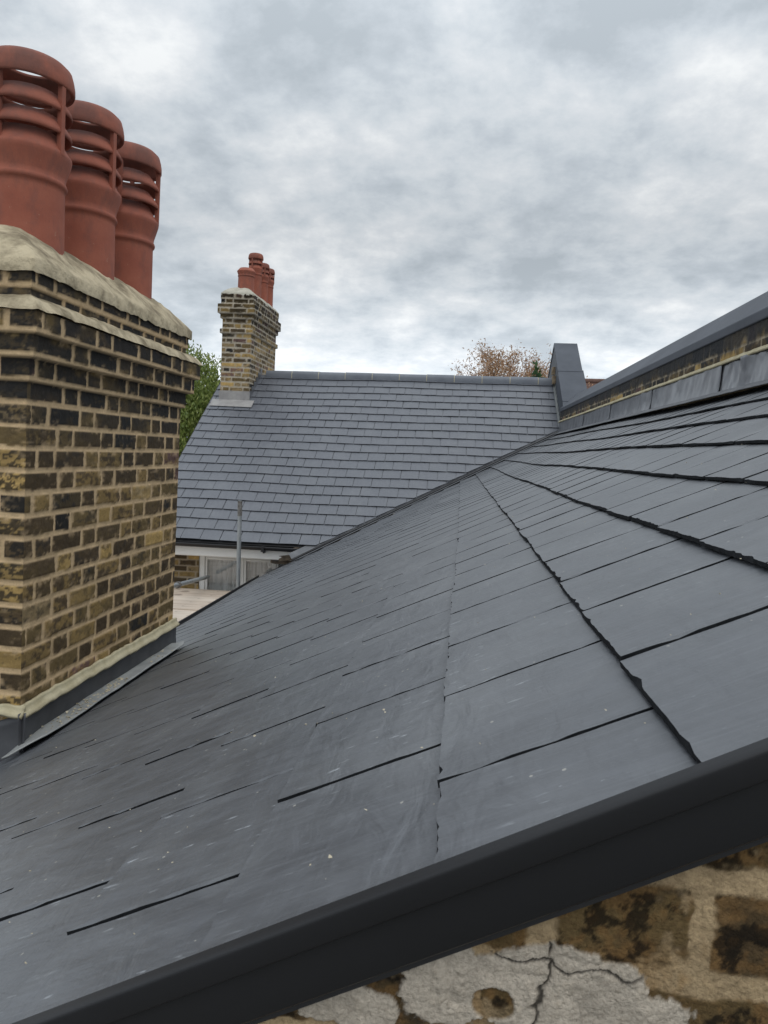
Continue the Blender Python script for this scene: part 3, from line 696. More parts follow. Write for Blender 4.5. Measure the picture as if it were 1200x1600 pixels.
for i, (py, rz, dz) in enumerate(((2.745, .62, .0), (3.165, .58, .01), (3.565, 1.05, .01))):
    o = link('chimney_pot', potme, None); o.location = (PX, py, PZ + dz); o.rotation_euler = (R((.4, -.5, .3)[i]), 0, rz); attach(o, stack)

# lead at the chimney foot
x1c, y0c, y1c = CH[1] + .016, CH[2] - .016, CH[3] + .012
zg = znear(x1c) - .02
def wavy_sheet(a, b, z0, z1, nrm, amp, seed, n=60, m_=6, flare=0.0):
    a = np.array(a, float); b = np.array(b, float); T, Q = np.meshgrid(np.linspace(0, 1, n + 1), np.linspace(0, 1, m_ + 1)); t, q = T.ravel(), Q.ravel()
    P = np.column_stack([a[0] + (b[0] - a[0]) * t, a[1] + (b[1] - a[1]) * t, (z0[0] + (z0[1] - z0[0]) * t) * (1 - q) + (z1[0] + (z1[1] - z1[0]) * t) * q])
    w = (fbm(P * np.array((9, 9, 5)), seed, 4) - .5) * amp; P[:, :2] += np.array(nrm)[None] * (w + flare * (1 - q) ** 3)[:, None]
    f = (np.arange(m_)[:, None] * (n + 1) + np.arange(n)[None]).ravel(); return P, np.column_stack([f, f + 1, f + n + 2, f + n + 1])
def join(parts):
    V = []; F = []; b = 0
    for P, f in parts: V.append(P); F.append(f + b); b += len(P)
    return np.concatenate(V), np.concatenate(F)
UP = .155
V, F = join([wavy_sheet((x1c, y0c - .022), (x1c, y1c), (zg, zg), (zg + UP, zg + UP), (1, 0), .010, 3, flare=.012),
             wavy_sheet((CH[0] - .016, y0c), (x1c + .016, y0c), (znear(CH[0]) - .02, zg), (znear(CH[0]) + UP + .03, zg + UP), (0, -1), .014, 5, flare=.02),
             wavy_sheet((x1c, y1c), (CH[0], y1c), (zg, znear(CH[0])), (zg + UP, znear(CH[0]) + UP), (0, 1), .008, 7)])
o = grid_mesh('lead_flashing', V, F, None, M_LEADDARK, stack); s = o.modifiers.new('thick', 'SOLIDIFY'); s.thickness = .003; s.offset = 0
m = MB(); pr = []
V, F = join([wavy_sheet((CH[1] + .017, y0c), (CH[1] + .017, y1c + .01), (zg + UP - .006,) * 2, (zg + UP + .026,) * 2, (1, 0), .018, 13, 90, 4, flare=.020),
             wavy_sheet((CH[0], CH[2] - .017), (CH[1] + .025, CH[2] - .017), (zg + UP - .02, zg + UP - .006), (zg + UP + .005, zg + UP + .024), (0, -1), .016, 15, 40, 4, flare=.020)])
V[:, 2] += (fbm(V * 18, 4, 3) - .5) * .018
o = grid_mesh('mortar_fillet', V, F, None, M_FILLET, stack); s = o.modifiers.new('thick', 'SOLIDIFY'); s.thickness = .012; s.offset = -1
# back gutter: pale lead strip along the uphill face
def strip():
    n, mm = 70, 5; T, Q = np.meshgrid(np.linspace(0, 1, n + 1), np.linspace(0, 1, mm + 1)); t, q = T.ravel(), Q.ravel()
    y = y0c - .10 + (y1c + .04 - y0c + .10) * t; wd = .082 * sstep(-.05, .10, t) * sstep(1.06, .92, t)
    x = x1c - .006 + wd * q; lev = sstep(0, .16, t) * sstep(1.0, .93, t); zp_ = ZN0 + TA * x + .010
    z = zp_ * (1 - lev) + (znear(x1c + .078) - .005 + .007 * q) * lev + (fbm(np.column_stack([x * 14, y * 7, x * 0]), 9, 3) - .5) * .010
    f = (np.arange(mm)[:, None] * (n + 1) + np.arange(n)[None]).ravel()
    o = grid_mesh('back_gutter', np.column_stack([x, y, z]), np.column_stack([f, f + 1, f + n + 2, f + n + 1]), None, M_LEADPALE, stack, 'pale grey lead strip at the foot of the chimney')
    s = o.modifiers.new('thick', 'SOLIDIFY'); s.thickness = .004; s.offset = -1
strip()

lean = Matrix.Translation((CH[1], 3, -1.02)) @ Matrix.Rotation(.024, 4, 'Y') @ Matrix.Translation((-CH[1], -3, 1.02))     # the old stack leans a little
stack.matrix_basis = lean @ stack.matrix_basis

# ------------------------------------------------------------------ parapet along the head of the near roof
XB = X_TOP; YP0, YP1 = .35, yval(X_TOP) + .02
zp = znear(XB)
LVP = [(zp - .02 + i * .077, zp - .02 + (i + 1) * .077, 0.0) for i in range(4)] ; LVP[-1] = (LVP[-1][0], zp + .325, 0.0)
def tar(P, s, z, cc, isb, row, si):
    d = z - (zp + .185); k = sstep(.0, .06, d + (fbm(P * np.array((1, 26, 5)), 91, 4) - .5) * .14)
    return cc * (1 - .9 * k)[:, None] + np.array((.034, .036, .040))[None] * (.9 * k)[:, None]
par = relief([((XB, YP0), (0, 1), YP1 - YP0, (-1, 0), 0, 0)], LVP, .012, .007, 'parapet_wall', M_BRICK, near, 9, mode='band', blackfn=tar, label='low brick parapet under a dark coping at the head of the slates', mortar=(.36, .30, .21))
m = MB(); m.box(XB + .02, XB + .33, YP0, YP1, -6, zp + .30); m.build('parapet_backing', M_RENDERWALL, par)
m = MB()
zc = zp + .298
m.prism([(0, 0, 0), (0, 0, .050), (.014, 0, .062), (.20, 0, .242), (.215, 0, .246), (.36, 0, .246), (.36, 0, 0)], (XB - .012, YP0 - .01, zc), (XB - .012, YP1, zc))
o = bevel(m.build('coping', M_COPING, par), .006)
# lead cover flashings in 1.5 m lengths, the near one buckled
ye = [.30, 1.35, 2.75, 4.22, 5.70, 7.25, 8.8, YP1 - .02]
for i in range(len(ye) - 1):
    amp = .060 if ye[i] < 4 else .022
    P, F = wavy_sheet((XB - .014, ye[i + 1] + .03), (XB - .014, ye[i]), (zp - .012,) * 2, (zp + .150,) * 2, (-1, 0), amp, 20 + i, 90, 14, flare=.014)
    t = (P[:, 1] - ye[i]) / (ye[i + 1] - ye[i]); P[:, 0] -= .007 * (1 - t)
    o = grid_mesh('lead_flashing', P, F, None, M_LEAD, par); s = o.modifiers.new('thick', 'SOLIDIFY'); s.thickness = .0035; s.offset = 0
V, F = wavy_sheet((XB - .006, YP1), (XB - .006, YP0), (zp + .142,) * 2, (zp + .168,) * 2, (-1, 0), .008, 33, 260, 4, flare=.020)
V[:, 2] += (fbm(V * 14, 6, 3) - .5) * .008
o = grid_mesh('mortar_fillet', V, F, None, M_FILLET, par); s = o.modifiers.new('thick', 'SOLIDIFY'); s.thickness = .01; s.offset = 1
# pale lead apron tucked along the slates under the flashing
V, F = wavy_sheet((XB - .10, YP1 - .05), (XB - .10, YP0), (zp - .034,) * 2, (zp + .022,) * 2, (0, 0), 0, 2, 120, 3)
V[:, 0] += (V[:, 2] - (zp - .034)) / .056 * .096; V[:, 2] = ZN0 + TA * V[:, 0] + .015 + (fbm(V * 10, 8, 3) - .5) * .004
o = grid_mesh('apron', V, F, None, M_VALLEY, par); s = o.modifiers.new('thick', 'SOLIDIFY'); s.thickness = .003

# ================================================================== FAR HOUSE
far = thing('terraced_house', 'house behind, its slate roof facing the viewer, with a thin brick chimney on the ridge', 'house', (-1.2, 12, -6))
FX0, FX1, YE = -4.0, 1.415, 8.85
UF = Vector((0, math.cos(BETA), math.sin(BETA)))
GF = (YR - YE) / math.cos(BETA) / 20.7
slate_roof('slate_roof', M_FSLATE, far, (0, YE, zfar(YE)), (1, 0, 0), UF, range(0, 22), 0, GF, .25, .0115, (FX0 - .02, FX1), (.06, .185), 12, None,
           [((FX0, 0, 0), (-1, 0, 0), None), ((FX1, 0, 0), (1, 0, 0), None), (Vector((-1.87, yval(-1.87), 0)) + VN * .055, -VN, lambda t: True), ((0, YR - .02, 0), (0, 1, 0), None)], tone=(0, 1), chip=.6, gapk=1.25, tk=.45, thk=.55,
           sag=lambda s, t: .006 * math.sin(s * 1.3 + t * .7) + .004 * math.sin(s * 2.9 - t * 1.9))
m = MB()   # deck and back slope
def sl(y): return zfar(y) - .03
tri = []
xa, xb = FX0, FX1
yv = lambda x: max(YE, yval(x) + .06)
top = [(xa, YE, sl(YE)), (-1.80, YE, sl(YE)), (xb, yv(xb), sl(yv(xb))), (xb, YR, sl(YR)), (xa, YR, sl(YR))]
m.add(top, [(0, 1, 2, 3, 4)]); m.add([(x, y, z - .05) for x, y, z in top], [(4, 3, 2, 1, 0)])
m.add([(xa, YR, sl(YR)), (xb, YR, sl(YR)), (xb, YR + 3.4, sl(YR) - TB * 3.4), (xa, YR + 3.4, sl(YR) - TB * 3.4)], [(0, 1, 2, 3)])
m.build('roof_deck', M_DARK, far)
m = MB()   # verge board on the left
m.prism([(0, 0, 0), (.03, 0, 0), (.03, 0, .09), (0, 0, .09)], (FX0 - .02, YE, zfar(YE) - .10), (FX0 - .02, YR, zfar(YR) - .10)); m.build('verge_board', M_DARK, far)
# ridge: half-round tiles with mortar joints
xr = -3.29; i = 0; rid = MB(); jf = []
while xr < FX1 - .02:
    xe = min(xr + .445, FX1 - .01); dz = .003 * math.sin(i * 2.3)
    arc = [(0, .105 * math.cos(R(a)), .075 * math.sin(R(a)) + (-.03 if a in (-20, 200) else 0)) for a in (-20, 10, 40, 65, 90, 115, 140, 170, 200)]
    rid.prism(arc, (xr + .004, YR, ZR - .012 + dz), (xe - .004, YR, ZR - .012 + dz), True, True)
    arc2 = [(0, y * 1.03, z * 1.04) for _, y, z in arc]; q0 = len(rid.f); rid.prism(arc2, (xe - .004, YR, ZR - .012), (xe + .004, YR, ZR - .012), True, True); jf += range(q0, len(rid.f))
    xr = xe if xe < FX1 - .02 else 99; i += 1
r_ = rid.build('ridge_tiles', M_RIDGE, far); r_.data.materials.append(M_FILLET)
for q in jf: r_.data.polygons[q].material_index = 1
e = r_.modifiers.new('s', 'EDGE_SPLIT'); e.split_angle = R(50)
# eaves: fascia, gutter with brackets, soffit, wall
m = MB(); m.box(FX0 - .02, -1.90, YE + .07, YE + .095, zfar(YE) - .205, zfar(YE) - .055); bevel(m.build('fascia', M_WHITE, far), .004)
m = MB(); m.box(FX0 - .02, -1.92, YE + .10, Y_WALL + .02, zfar(YE) - .215, zfar(YE) - .20); m.build('soffit', M_WHITE, far)
gz = zfar(YE) - .028
m = MB(); half_gutter(m, (-4.6, YE + .012, gz), (-1.93, YE + .012, gz - .012)); g = m.build('gutter', M_BLACK, far)
for bx in (-3.62, -2.38):
    m = MB(); m.box(bx - .02, bx + .02, YE - .052, YE + .068, gz - .075, gz - .008); m.box(bx - .012, bx + .012, YE + .01, YE + .066, gz - .10, gz - .07)
    bevel(m.build('gutter_bracket', M_BLACK, g), .004)
# wall with the window opening cut out of it
WX0, WX1, WZ0, WZ1 = -3.34, -1.98, -2.45, -1.345
def fwall():
    V = []; C = []; F = []; base = 0
    def patch(x0, x1, z0, z1, d):
        nonlocal base
        ns, nz = max(1, int((x1 - x0) / d)), max(1, int((z1 - z0) / d)); X, Z = np.meshgrid(np.linspace(x0, x1, ns + 1), np.linspace(z0, z1, nz + 1)); x, z = X.ravel(), Z.ravel()
        crs = .0775; row = np.floor(z / crs).astype(int); per = .225; q = x + np.where(row % 2 == 0, 0, per / 2) + 90; cell = np.floor(q / per); u = q - cell * per
        P = np.column_stack([x, np.full_like(x, Y_WALL), z]); wb = (fbm(P * 20, 2, 3) - .5) * .012
        isb = sstep(-.002, .006, np.minimum(np.minimum(u, per - .013 - u) + wb, np.minimum(z - row * crs - .012, (row + 1) * crs - z) + wb))
        r1, r2 = hsh(cell, row, 5), hsh(cell, row, 6)
        cc = stock_colour(r1, r2, P, z, 'dark') * isb[:, None] + np.array((.36, .30, .22)) * (1 - isb)[:, None]; P[:, 1] -= isb * .005
        a = (np.arange(nz)[:, None] * (ns + 1) + np.arange(ns)[None]).ravel(); V.append(P); C.append(cc); F.append(np.column_stack([a, a + 1, a + ns + 2, a + ns + 1]) + base); base += len(P)
    zt = zfar(YE) - .205
    patch(FX0 + .05, WX0, -2.6, zt, .012); patch(WX0, WX1, WZ1, zt, .012); patch(WX0, WX1, -2.6, WZ0, .02); patch(WX1, -1.35, -2.6, zt, .02); patch(FX0 + .05, -1.35, -6, -2.6, .2)
    grid_mesh('front_wall', np.concatenate(V), np.concatenate(F), np.concatenate(C), M_BRICKFAR, far)
fwall()
m = MB()   # left gable and back wall
m.add([(FX0 + .05, Y_WALL + .01, -6), (FX0 + .05, 15.4, -6), (FX0 + .05, 15.4, zfar(YE) - .1), (FX0 + .05, YR, ZR - .12), (FX0 + .05, Y_WALL + .01, zfar(Y_WALL) - .12)], [(0, 1, 2, 3, 4)])
m.add([(FX0 + .05, 15.4, -6), (FX1 + .3, 15.4, -6), (FX1 + .3, 15.4, zfar(YE) - .1), (FX0 + .05, 15.4, zfar(YE) - .1)], [(0, 1, 2, 3)])
m.build('gable_wall', M_RENDERWALL, far)
# window: frame > panes, net curtain behind
yw = Y_WALL + .03; fr = MB()
def rectframe(mb, x0, x1, z0, z1, w, y0, y1):
    mb.box(x0, x0 + w, y0, y1, z0, z1); mb.box(x1 - w, x1, y0, y1, z0, z1); mb.box(x0 + w, x1 - w, y0, y1, z1 - w, z1); mb.box(x0 + w, x1 - w, y0, y1, z0, z0 + w)
rectframe(fr, WX0, WX1, WZ0, WZ1, .075, yw - .02, yw + .07)
panes = [(WX0 + .077, -2.775), (-2.745, -2.345), (-2.315, WX1 - .077)]
fr.box(-2.773, -2.747, yw - .012, yw + .06, WZ0 + .077, WZ1 - .077); fr.box(-2.343, -2.317, yw - .012, yw + .06, WZ0 + .077, WZ1 - .077)
win = bevel(fr.build('window', M_WHITE, far, 'white framed window under the eaves with net curtains'), .006)
for (a, b) in panes:
    m = MB(); rectframe(m, a, b, WZ0 + .079, WZ1 - .079, .028, yw - .006, yw + .04); sash = bevel(m.build('sash', M_WHITE, win), .004)
    m = MB(); m.box(a + .026, b - .026, yw + .012, yw + .018, WZ0 + .10, WZ1 - .105); m.build('pane', M_GLASS, win)
xs = np.linspace(WX0 + .06, WX1 - .06, 160); V = []
for x in xs: 
    d = .016 * math.sin(x * 61 + math.sin(x * 9) * 2) + .006 * math.sin(x * 137); V += [(x, yw + .10 + d, WZ0 + .05), (x, yw + .10 + d * .8, WZ1 - .05)]
F = np.array([[2 * i, 2 * i + 2, 2 * i + 3, 2 * i + 1] for i in range(len(xs) - 1)]); grid_mesh('net_curtain', np.array(V), F, None, M_CURTAIN, win)
m = MB(); m.box(WX0 - .2, WX1 + .2, yw + .9, yw + .92, WZ0 - .2, WZ1 + .2); m.build('room_back', M_RENDERWALL, far)
m = MB(); m.box(-3.53, -3.345, Y_WALL - .05, Y_WALL + .02, -1.40, -1.345); m.box(-3.47, WX1 + .05, Y_WALL - .035, Y_WALL + .02, WZ1 - .0, WZ1 + .022); bevel(m.build('lintel_trim', M_WHITE, far), .006)
# broken brick kneeler at the end of the gutter
def lump(mb, c, sx, sy, sz, rz, seed):
    rr = random.Random(seed); g = []; M3 = Matrix.Rotation(rz, 3, 'Z') @ Matrix.Rotation(rr.uniform(-.2, .2), 3, 'Y'); n = 3; idx = {}
    vs = []
    for i in range(n + 1):
        for j in range(n + 1):
            for k in range(n + 1):
                if 0 < i < n and 0 < j < n and 0 < k < n: continue
                idx[i, j, k] = len(vs); p = Vector(((i / n - .5) * sx, (j / n - .5) * sy, (k / n - .5) * sz)) + Vector([rr.uniform(-1, 1) * min(sx, sy, sz) * .10 for _ in range(3)])
                vs.append(Vector(c) + M3 @ p)
    fs = []
    for i in range(n):
        for j in range(n):
            fs += [(idx[i, j, 0], idx[i, j + 1, 0], idx[i + 1, j + 1, 0], idx[i + 1, j, 0]), (idx[i, j, n], idx[i + 1, j, n], idx[i + 1, j + 1, n], idx[i, j + 1, n]),
                   (idx[i, 0, j], idx[i + 1, 0, j], idx[i + 1, 0, j + 1], idx[i, 0, j + 1]), (idx[i, n, j], idx[i, n, j + 1], idx[i + 1, n, j + 1], idx[i + 1, n, j]),
                   (idx[0, i, j], idx[0, i, j + 1], idx[0, i + 1, j + 1], idx[0, i + 1, j]), (idx[n, i, j], idx[n, i + 1, j], idx[n, i + 1, j + 1], idx[n, i, j + 1])]
    mb.add(vs, fs)
m = MB(); lump(m, (-1.93, 8.95, -1.225), .20, .22, .085, .25, 3); lump(m, (-2.08, 8.98, -1.325), .22, .14, .07, -.1, 4); lump(m, (-2.22, 9.02, -1.385), .20, .12, .06, .1, 5); lump(m, (-1.98, 9.06, -1.42), .3, .14, .12, 0, 6)
m.build('brick_kneeler', M_SOOTBRICK, far, 'broken brick kneeler at the end of the gutter')
m = MB(); m.add([(-1.93, YE + .05, zfar(YE) - .06), (-1.62, YE + .22, zfar(YE) + .02), (-1.66, YE + .26, zfar(YE) - .05), (-1.93, YE + .09, zfar(YE) - .13)], [(0, 1, 2, 3), (3, 2, 1, 0)]); 

# far chimney
FC = (-3.85, -3.39, 11.50, 13.05)
LF, ZF = stack_levels(.66, 15, .076, [(.076, .03), (.076, 0), (.076, 0), (.076, .03), (.076, .065), (.076, .065), (.076, .025), (.076, .03)])
fst = relief(shaft_sides(*FC), LF, [.016, .016, .05, .05], .013, 'chimney', M_BRICKFAR, far, 8, Ls=.21, Lh=.1, mo=.014, modes=['far', 'far', 'far', 'far'],
             blackfn=lambda P, s, z, cc, isb, row, si: cc * (1 - .72 * sstep(1.75, 2.25, z + (fbm(P * 5, 7, 3) - .5) * .5) * isb)[:, None], label='tall narrow brick chimney with red pots rising from the left end of the ridge', mortar=(.46, .41, .33), rough=.005)
flaunching('flaunching', (FC[0] - .03, FC[1] + .03, FC[2] - .03, FC[3] + .03), ZF, ZF + .15, M_CEMENTFAR, fst, res=.04, seed=9)
m = MB()   # lead apron round its foot
yb = FC[2] - .012; za, zb_ = zfar(yb) + .01, zfar(yb) + .16
m.add([(FC[0] - .02, yb, za), (FC[1] + .02, yb, za), (FC[1] + .02, yb, zb_), (FC[0] - .02, yb, zb_)], [(0, 1, 2, 3)])
m.add([(FC[0] - .12, yb - .16, zfar(yb - .16) + .022), (FC[1] + .10, yb - .16, zfar(yb - .16) + .022), (FC[1] + .10, yb, za + .012), (FC[0] - .12, yb, za + .012)], [(0, 1, 2, 3)])
m.build('lead_apron', M_LEADFAR, fst)
m = MB(); n = 6; xs_ = FC[1] + .014
for i in range(n):
    ya, yc = FC[2] + (YR - FC[2]) * i / n, FC[2] + (YR - FC[2]) * (i + 1) / n
    m.add([(xs_, ya, zfar(ya) - .0), (xs_, yc, zfar(yc) - .0), (xs_, yc, zfar(ya) + .17), (xs_, ya, zfar(ya) + .17)], [(0, 1, 2, 3)])
m.build('stepped_flashing', M_LEAD, fst)
potA = pot_mesh('chimney_pot', .130, .58, M_POT, hood=False, seg=24)
potB = pot_mesh('chimney_pot', .105, .80, M_POT, seg=24, louvres=2)
potC = pot_mesh('chimney_pot', .095, .74, M_POT, seg=24, louvres=2)
fx = (FC[0] + FC[1]) / 2
for me, x, y, z in ((potA, fx + .06, 11.72, ZF + .06), (potB, fx + .10, 12.08, ZF + .07), (potC, fx + .12, 12.45, ZF + .06), (potC, fx + .12, 12.80, ZF + .06)):
    o = link('chimney_pot', me, None); o.location = (x, y, z); o.rotation_euler = (0, 0, x * 40); attach(o, fst)

fst.matrix_basis = (Matrix.Translation((FC[1], 12, .9)) @ Matrix.Rotation(.014, 4, 'Y') @ Matrix.Translation((-FC[1], -12, -.9))) @ fst.matrix_basis

# parapet on the party wall at the right end, clad in plain grey sheet over both slopes
px0, px1 = 1.42, 1.775
yf, yk = yval(X_TOP) - .35, 12.42
def zpar(y): return zfar(min(y, 2 * yk - y)) + .62 - .16
m = MB()
A = [(yf, zfar(yf) - .6), (yf, zpar(yf)), (yk, zpar(yk)), (2 * yk - yf, zpar(yf)), (2 * yk - yf, zfar(yf) - .6)]
m.add([(px0, y, z) for y, z in A] + [(px1, y, z) for y, z in A], [(0, 1, 2, 3, 4), (9, 8, 7, 6, 5)] + [(i, 5 + i, 5 + (i + 1) % 5, (i + 1) % 5) for i in range(5)])
pw = bevel(m.build('parapet_wall', M_COPING, far, 'raised party wall at the right end of the ridge clad in plain grey sheet'), .008)
m = MB()   # sheets lapped over the top, wider at the lower lap
for (ya, yb2, w, lift) in ((yf - .02, 11.02, .028, .012), (10.98, 11.72, .020, .020), (11.68, yk, .004, .028)):
    m.prism([(-.010, 0, -.03), (px1 - px0 + w, 0, -.03), (px1 - px0 + w, 0, lift), (-.010, 0, lift)], (px0, ya, zpar(ya)), (px0, yb2, zpar(yb2)))
m.prism([(-.010, 0, -.03), (px1 - px0 + .004, 0, -.03), (px1 - px0 + .004, 0, .028), (-.010, 0, .028)], (px0, yk, zpar(yk)), (px0, 2 * yk - yf, zpar(yf)))
m.build('coping', M_COPING, pw)
m = MB(); n = 11; ys0 = yval(X_TOP) + .1
for i in range(n):   # stepped soakers down the side
    ya, yc = ys0 + (YR - ys0) * i / n, ys0 + (YR - ys0) * (i + 1) / n
    m.add([(px0 - .006, ya, zfar(ya) + .005), (px0 - .006, yc, zfar(yc) + .005), (px0 - .006, yc, zfar(yc) + .03), (px0 - .006, ya, zfar(yc) + .06), (px0 - .030, ya, zfar(ya) + .015), (px0 - .030, yc, zfar(yc) + .015)], [(0, 1, 2, 3), (4, 5, 1, 0)])
m.build('stepped_flashing', M_LEADPALE, pw)
m = MB(); lump(m, (px0 - .02, YR - .12, zfar(YR - .12) + .10), .05, .16, .13, 0, 9); lump(m, (px0 - .02, YR - .02, zfar(YR) + .17), .05, .12, .12, 0, 12); m.build('brick_stub', M_RENDERWALL, pw)

# ================================================================== SCAFFOLD between the houses
def couple(mb, c, ax): mb.tube([Vector(c) - Vector(ax) * .03, Vector(c) + Vector(ax) * .03], .036, 10)
t = thing('scaffold_pole', 'upright galvanised scaffold tube standing in front of the white window', 'scaffold pole', (-2.545, 8.35, -6))
m = MB(); m.tube([(-2.545, 8.35, -6), (-2.535, 8.35, -.60)], .0242, 14); m.build('tube', M_STEEL, t)
m = MB(); m.tube([(-2.5357, 8.35, -.78), (-2.5352, 8.35, -.604)], .0262, 14); m.build('spigot_wear', M_RUST, t)
t = thing('scaffold_tube', 'sloping galvanised scaffold tube just above the pale boards, beside the sooty chimney', 'scaffold tube', (-2.72, 6.0, -1.30))
m = MB(); m.tube([(-2.72, 6.0, -1.29), (-3.17, 9.12, -1.655)], .0242, 14); m.build('tube', M_STEEL, t)
m = MB(); couple(m, (-2.935, 7.5, -1.465), Vector((-.142, .985, -.115))); m.build('coupler', M_RUST, t)
rb = random.Random(5); prev = None; ZB = -1.80
for i in range(10):
    y = 6.66 + i * .2385; dz = rb.uniform(-.010, .010)
    m = MB(); L = 3.9; x0 = -6.5 + rb.uniform(-.05, .05)
    m.box(0, L, 0, .225, 0, .038)
    o = bevel(m.build('scaffold_board', M_WOOD), .005); o.location = (x0, y, ZB - .038 + dz); o.rotation_euler = (rb.uniform(-.012, .012), 0, rb.uniform(-.004, .004))
    lab = 'pale timber scaffold board laid flat below the white window, next to others alike'
    tag(o, lab, 'scaffold board', 'scaffold boards between the houses')

# ================================================================== TREES AND DISTANCE
def leaves_mesh(name, pts, size, M, parent, seed, droop=.6):
    rr = np.random.RandomState(seed); n = len(pts); P = np.asarray(pts)
    d = rr.normal(size=(n, 3)); d[:, 2] -= droop * 2; d /= np.linalg.norm(d, axis=1)[:, None]
    e = np.cross(d, rr.normal(size=(n, 3))); e /= np.linalg.norm(e, axis=1)[:, None]
    L = size * rr.uniform(.6, 1.4, n)[:, None]; W = L * .38
    V = np.stack([P, P + d * L * .5 + e * W * .5, P + d * L, P + d * L * .5 - e * W * .5], 1).reshape(-1, 3); F = np.arange(4 * n).reshape(-1, 4)
    c = np.clip(rr.normal(.5, .22, n), 0, 1); C = np.repeat(np.column_stack([c, c, c]), 4, 0)
    return grid_mesh(name, V, F, C, M, parent, smooth=False)
def tapered(mb, pts, r0, r1, seg=6): mb.tube(pts, [r0 + (r1 - r0) * i / (len(pts) - 1) for i in range(len(pts))], seg)
def weeping_tree(loc, h, rad, seed, label, name='weeping_tree'):
    rr = random.Random(seed); t = thing(name, label, 'tree', loc); tr = MB(); pts = []
    x, y, z = loc; tapered(tr, [(x, y, z), (x + .15, y, z + h * .4), (x - .1, y + .1, z + h * .9)], .28, .05, 10)
    for i in range(240):
        a = rr.uniform(0, 2 * math.pi); f = rr.random(); r = rad * (f ** .5) * rr.uniform(.75, 1.08)
        hz = z + h * (1 - .45 * (r / rad) ** 2) + rr.uniform(-.5, .35); top = Vector((x + math.cos(a) * r, y + math.sin(a) * r, hz))
        if i < 40: tapered(tr, [(x, y, z + h * .55), Vector((x, y, z + h * .7)).lerp(top, .5), top], .06, .012, 5)
        ln = rr.uniform(1.4, 3.4)
        for k in range(rr.randint(4, 8)):
            sx, sy = rr.gauss(0, .22), rr.gauss(0, .22); ox, oy = math.cos(a) * .25, math.sin(a) * .25; l2 = ln * rr.uniform(.6, 1)
            m_ = int(l2 * 30)
            for q in range(m_):
                u = q / m_; pts.append((top.x + sx + ox * u + rr.gauss(0, .05), top.y + sy + oy * u + rr.gauss(0, .045), top.z + .25 * u * (1 - u) - l2 * u + rr.gauss(0, .04)))
    tr.build('trunk', M_BARK, t); leaves_mesh('crown', pts, .105, M_GREEN, t, seed, 1.1); return t
weeping_tree((-8.0, 20.5, -6), 8.8, 2.3, 3, 'green weeping tree showing between the sooty chimney and the far brick chimney')
def bare_tree(loc, h, spread, seed, label, name='bare_tree', leaf=.45):
    rr = random.Random(seed); rl = random.Random(seed + 1); t = thing(name, label, 'tree', loc); tr = MB(); tw = MB(); pts = []
    def grow(p, d, L, r, lev):
        n = 3; ps = [p]; dd = d.copy()
        for i in range(n):
            dd = (dd + Vector((rr.gauss(0, .11), rr.gauss(0, .11), rr.gauss(.07, .07)))).normalized(); ps.append(ps[-1] + dd * L / n)
        (tr if lev < 3 else tw).tube(ps, [r * (1 - .35 * i / n) for i in range(n + 1)], 5 if lev < 3 else 3, caps=False)
        if lev >= 4:
            for q in ps[1:]:
                for _ in range(5):
                    if rl.random() < leaf: pts.append(tuple(q + Vector((rl.gauss(0, .12), rl.gauss(0, .12), rl.gauss(0, .12)))))
        if lev >= 6: return
        for k in range((3 if lev < 4 else rr.choice((2, 3))) if lev else 9):
            a = rr.uniform(0, 2 * math.pi); s = rr.uniform(.22, .58) * (1.1 if lev == 0 else 1)
            side = dd.orthogonal().normalized(); side.rotate(Matrix.Rotation(a, 3, dd).to_quaternion())
            st = ps[-1] if k < 2 else ps[-2]
            grow(st, (dd + side * s * spread).normalized(), L * rr.uniform(.60, .76), r * .58, lev + 1)
    grow(Vector(loc), Vector((0, 0, 1)), h * .34, .17, 0)
    tr.build('trunk', M_BARK, t); br = tw.build('twigs', M_TWIG, t)
    if pts: leaves_mesh('autumn_leaves', pts, .10, M_RUSSET, t, seed, .2)
    return t
bare_tree((3.45, 30, -6), 11.05, .9, 15, 'autumn tree with bare twigs and a few russet leaves behind the ridge', leaf=.85)
def bush(loc, h, rad, seed, label):
    rr = random.Random(seed); t = thing('pine_tree', label, 'tree', loc); tr = MB(); x, y, z = loc
    tapered(tr, [(x, y, z), (x, y, z + h)], .14, .02, 8); pts = []
    for i in range(1800):
        u = rr.random() ** .7; hh = z + h * (.35 + .65 * (1 - u)) ; r = rad * u ** .8 * rr.uniform(.3, 1); a = rr.uniform(0, 6.283)
        pts.append((x + r * math.cos(a), y + r * math.sin(a), hh + rr.gauss(0, .1)))
    tr.build('trunk', M_BARK, t); leaves_mesh('crown', pts, .22, M_PINE, t, seed, -.3)
bush((2.42, 26, -6), 9.12, 1.3, 4, 'dark green pine top just clearing the ridge beside the grey party wall')
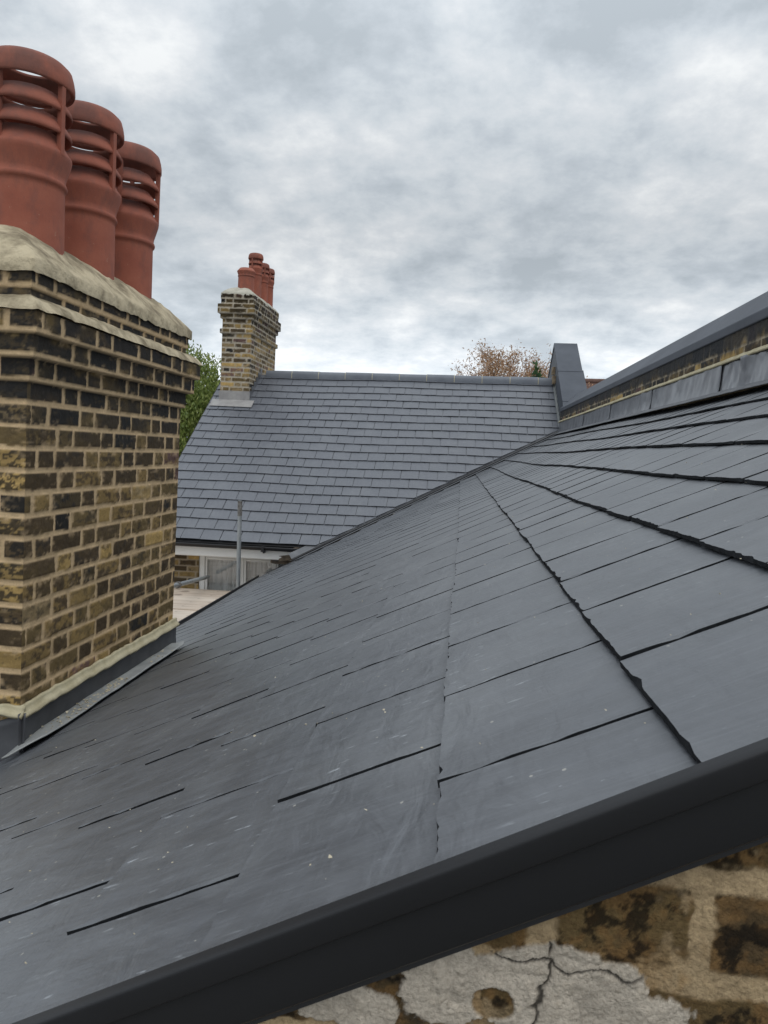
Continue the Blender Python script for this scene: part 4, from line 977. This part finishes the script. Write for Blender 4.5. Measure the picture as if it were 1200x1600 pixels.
# a house farther off, of which only a strip of red roof shows
d = thing('distant_house', 'distant red roofed house just showing between the grey party wall and the parapet coping', 'house', (6.5, 30, -6))
m = MB(); m.box(3.2, 11, 27.5, 33, -6, .9); m.build('wall', M_RENDERWALL, d)
m = MB(); m.add([(3.0, 27.2, .8), (11.2, 27.2, .8), (11.2, 30.2, 3.16), (3.0, 30.2, 3.16), (3.0, 33.2, .8), (11.2, 33.2, .8)], [(0, 1, 2, 3), (3, 2, 5, 4), (0, 3, 4), (1, 5, 2)]); rf = m.build('roof', M_REDTILE, d)
m = MB(); m.tube([(3.0, 30.2, 3.15), (11.2, 30.2, 3.15)], .12, 8); m.build('ridge_tiles', M_REDTILE, rf)

# ================================================================== GROUND
m = MB(); m.add([(-600, -600, -6), (600, -600, -6), (600, 1200, -6), (-600, 1200, -6)], [(0, 1, 2, 3)])
o = m.build('ground', M_GROUND); o['kind'] = 'structure'; o['label'] = 'paved ground far below the roofs'

# crumbs of mortar lying on the lead by the chimney and scattered over the slates
rr = random.Random(8); m = MB()
def crumb(p, s):
    lump_v = [Vector(p) + Vector((rr.uniform(-1, 1), rr.uniform(-1, 1), rr.uniform(-.2, .8))) * s for _ in range(7)]
    bm = bmesh.new(); [bm.verts.new(v) for v in lump_v]; bmesh.ops.convex_hull(bm, input=bm.verts[:]); bm.verts.index_update()
    m.add([v.co for v in bm.verts], [[v.index for v in f.verts] for f in bm.faces]); bm.free()
for i in range(170):
    c = rr.choice((2.62, 2.75, 2.9, 3.0, 3.45)); y = c + rr.gauss(0, .09); x = x1c + .010 + rr.random() * .06; crumb((x, y, znear(x1c + .078) + .001), rr.uniform(.002, .0085))
for i in range(240):
    y = .62 + rr.random() ** 1.6 * 3.2; u = rr.uniform(-1.6, .8); p = -HC * NN + UN * u + Vector((0, y, 0)) + NN * .009; crumb(p, rr.uniform(.0009, .0025))
o = m.build('mortar_crumbs', M_CRUMB); o['kind'] = 'stuff'; o['label'] = 'crumbs of pale mortar scattered on lead and slates'; o['category'] = 'mortar crumbs'
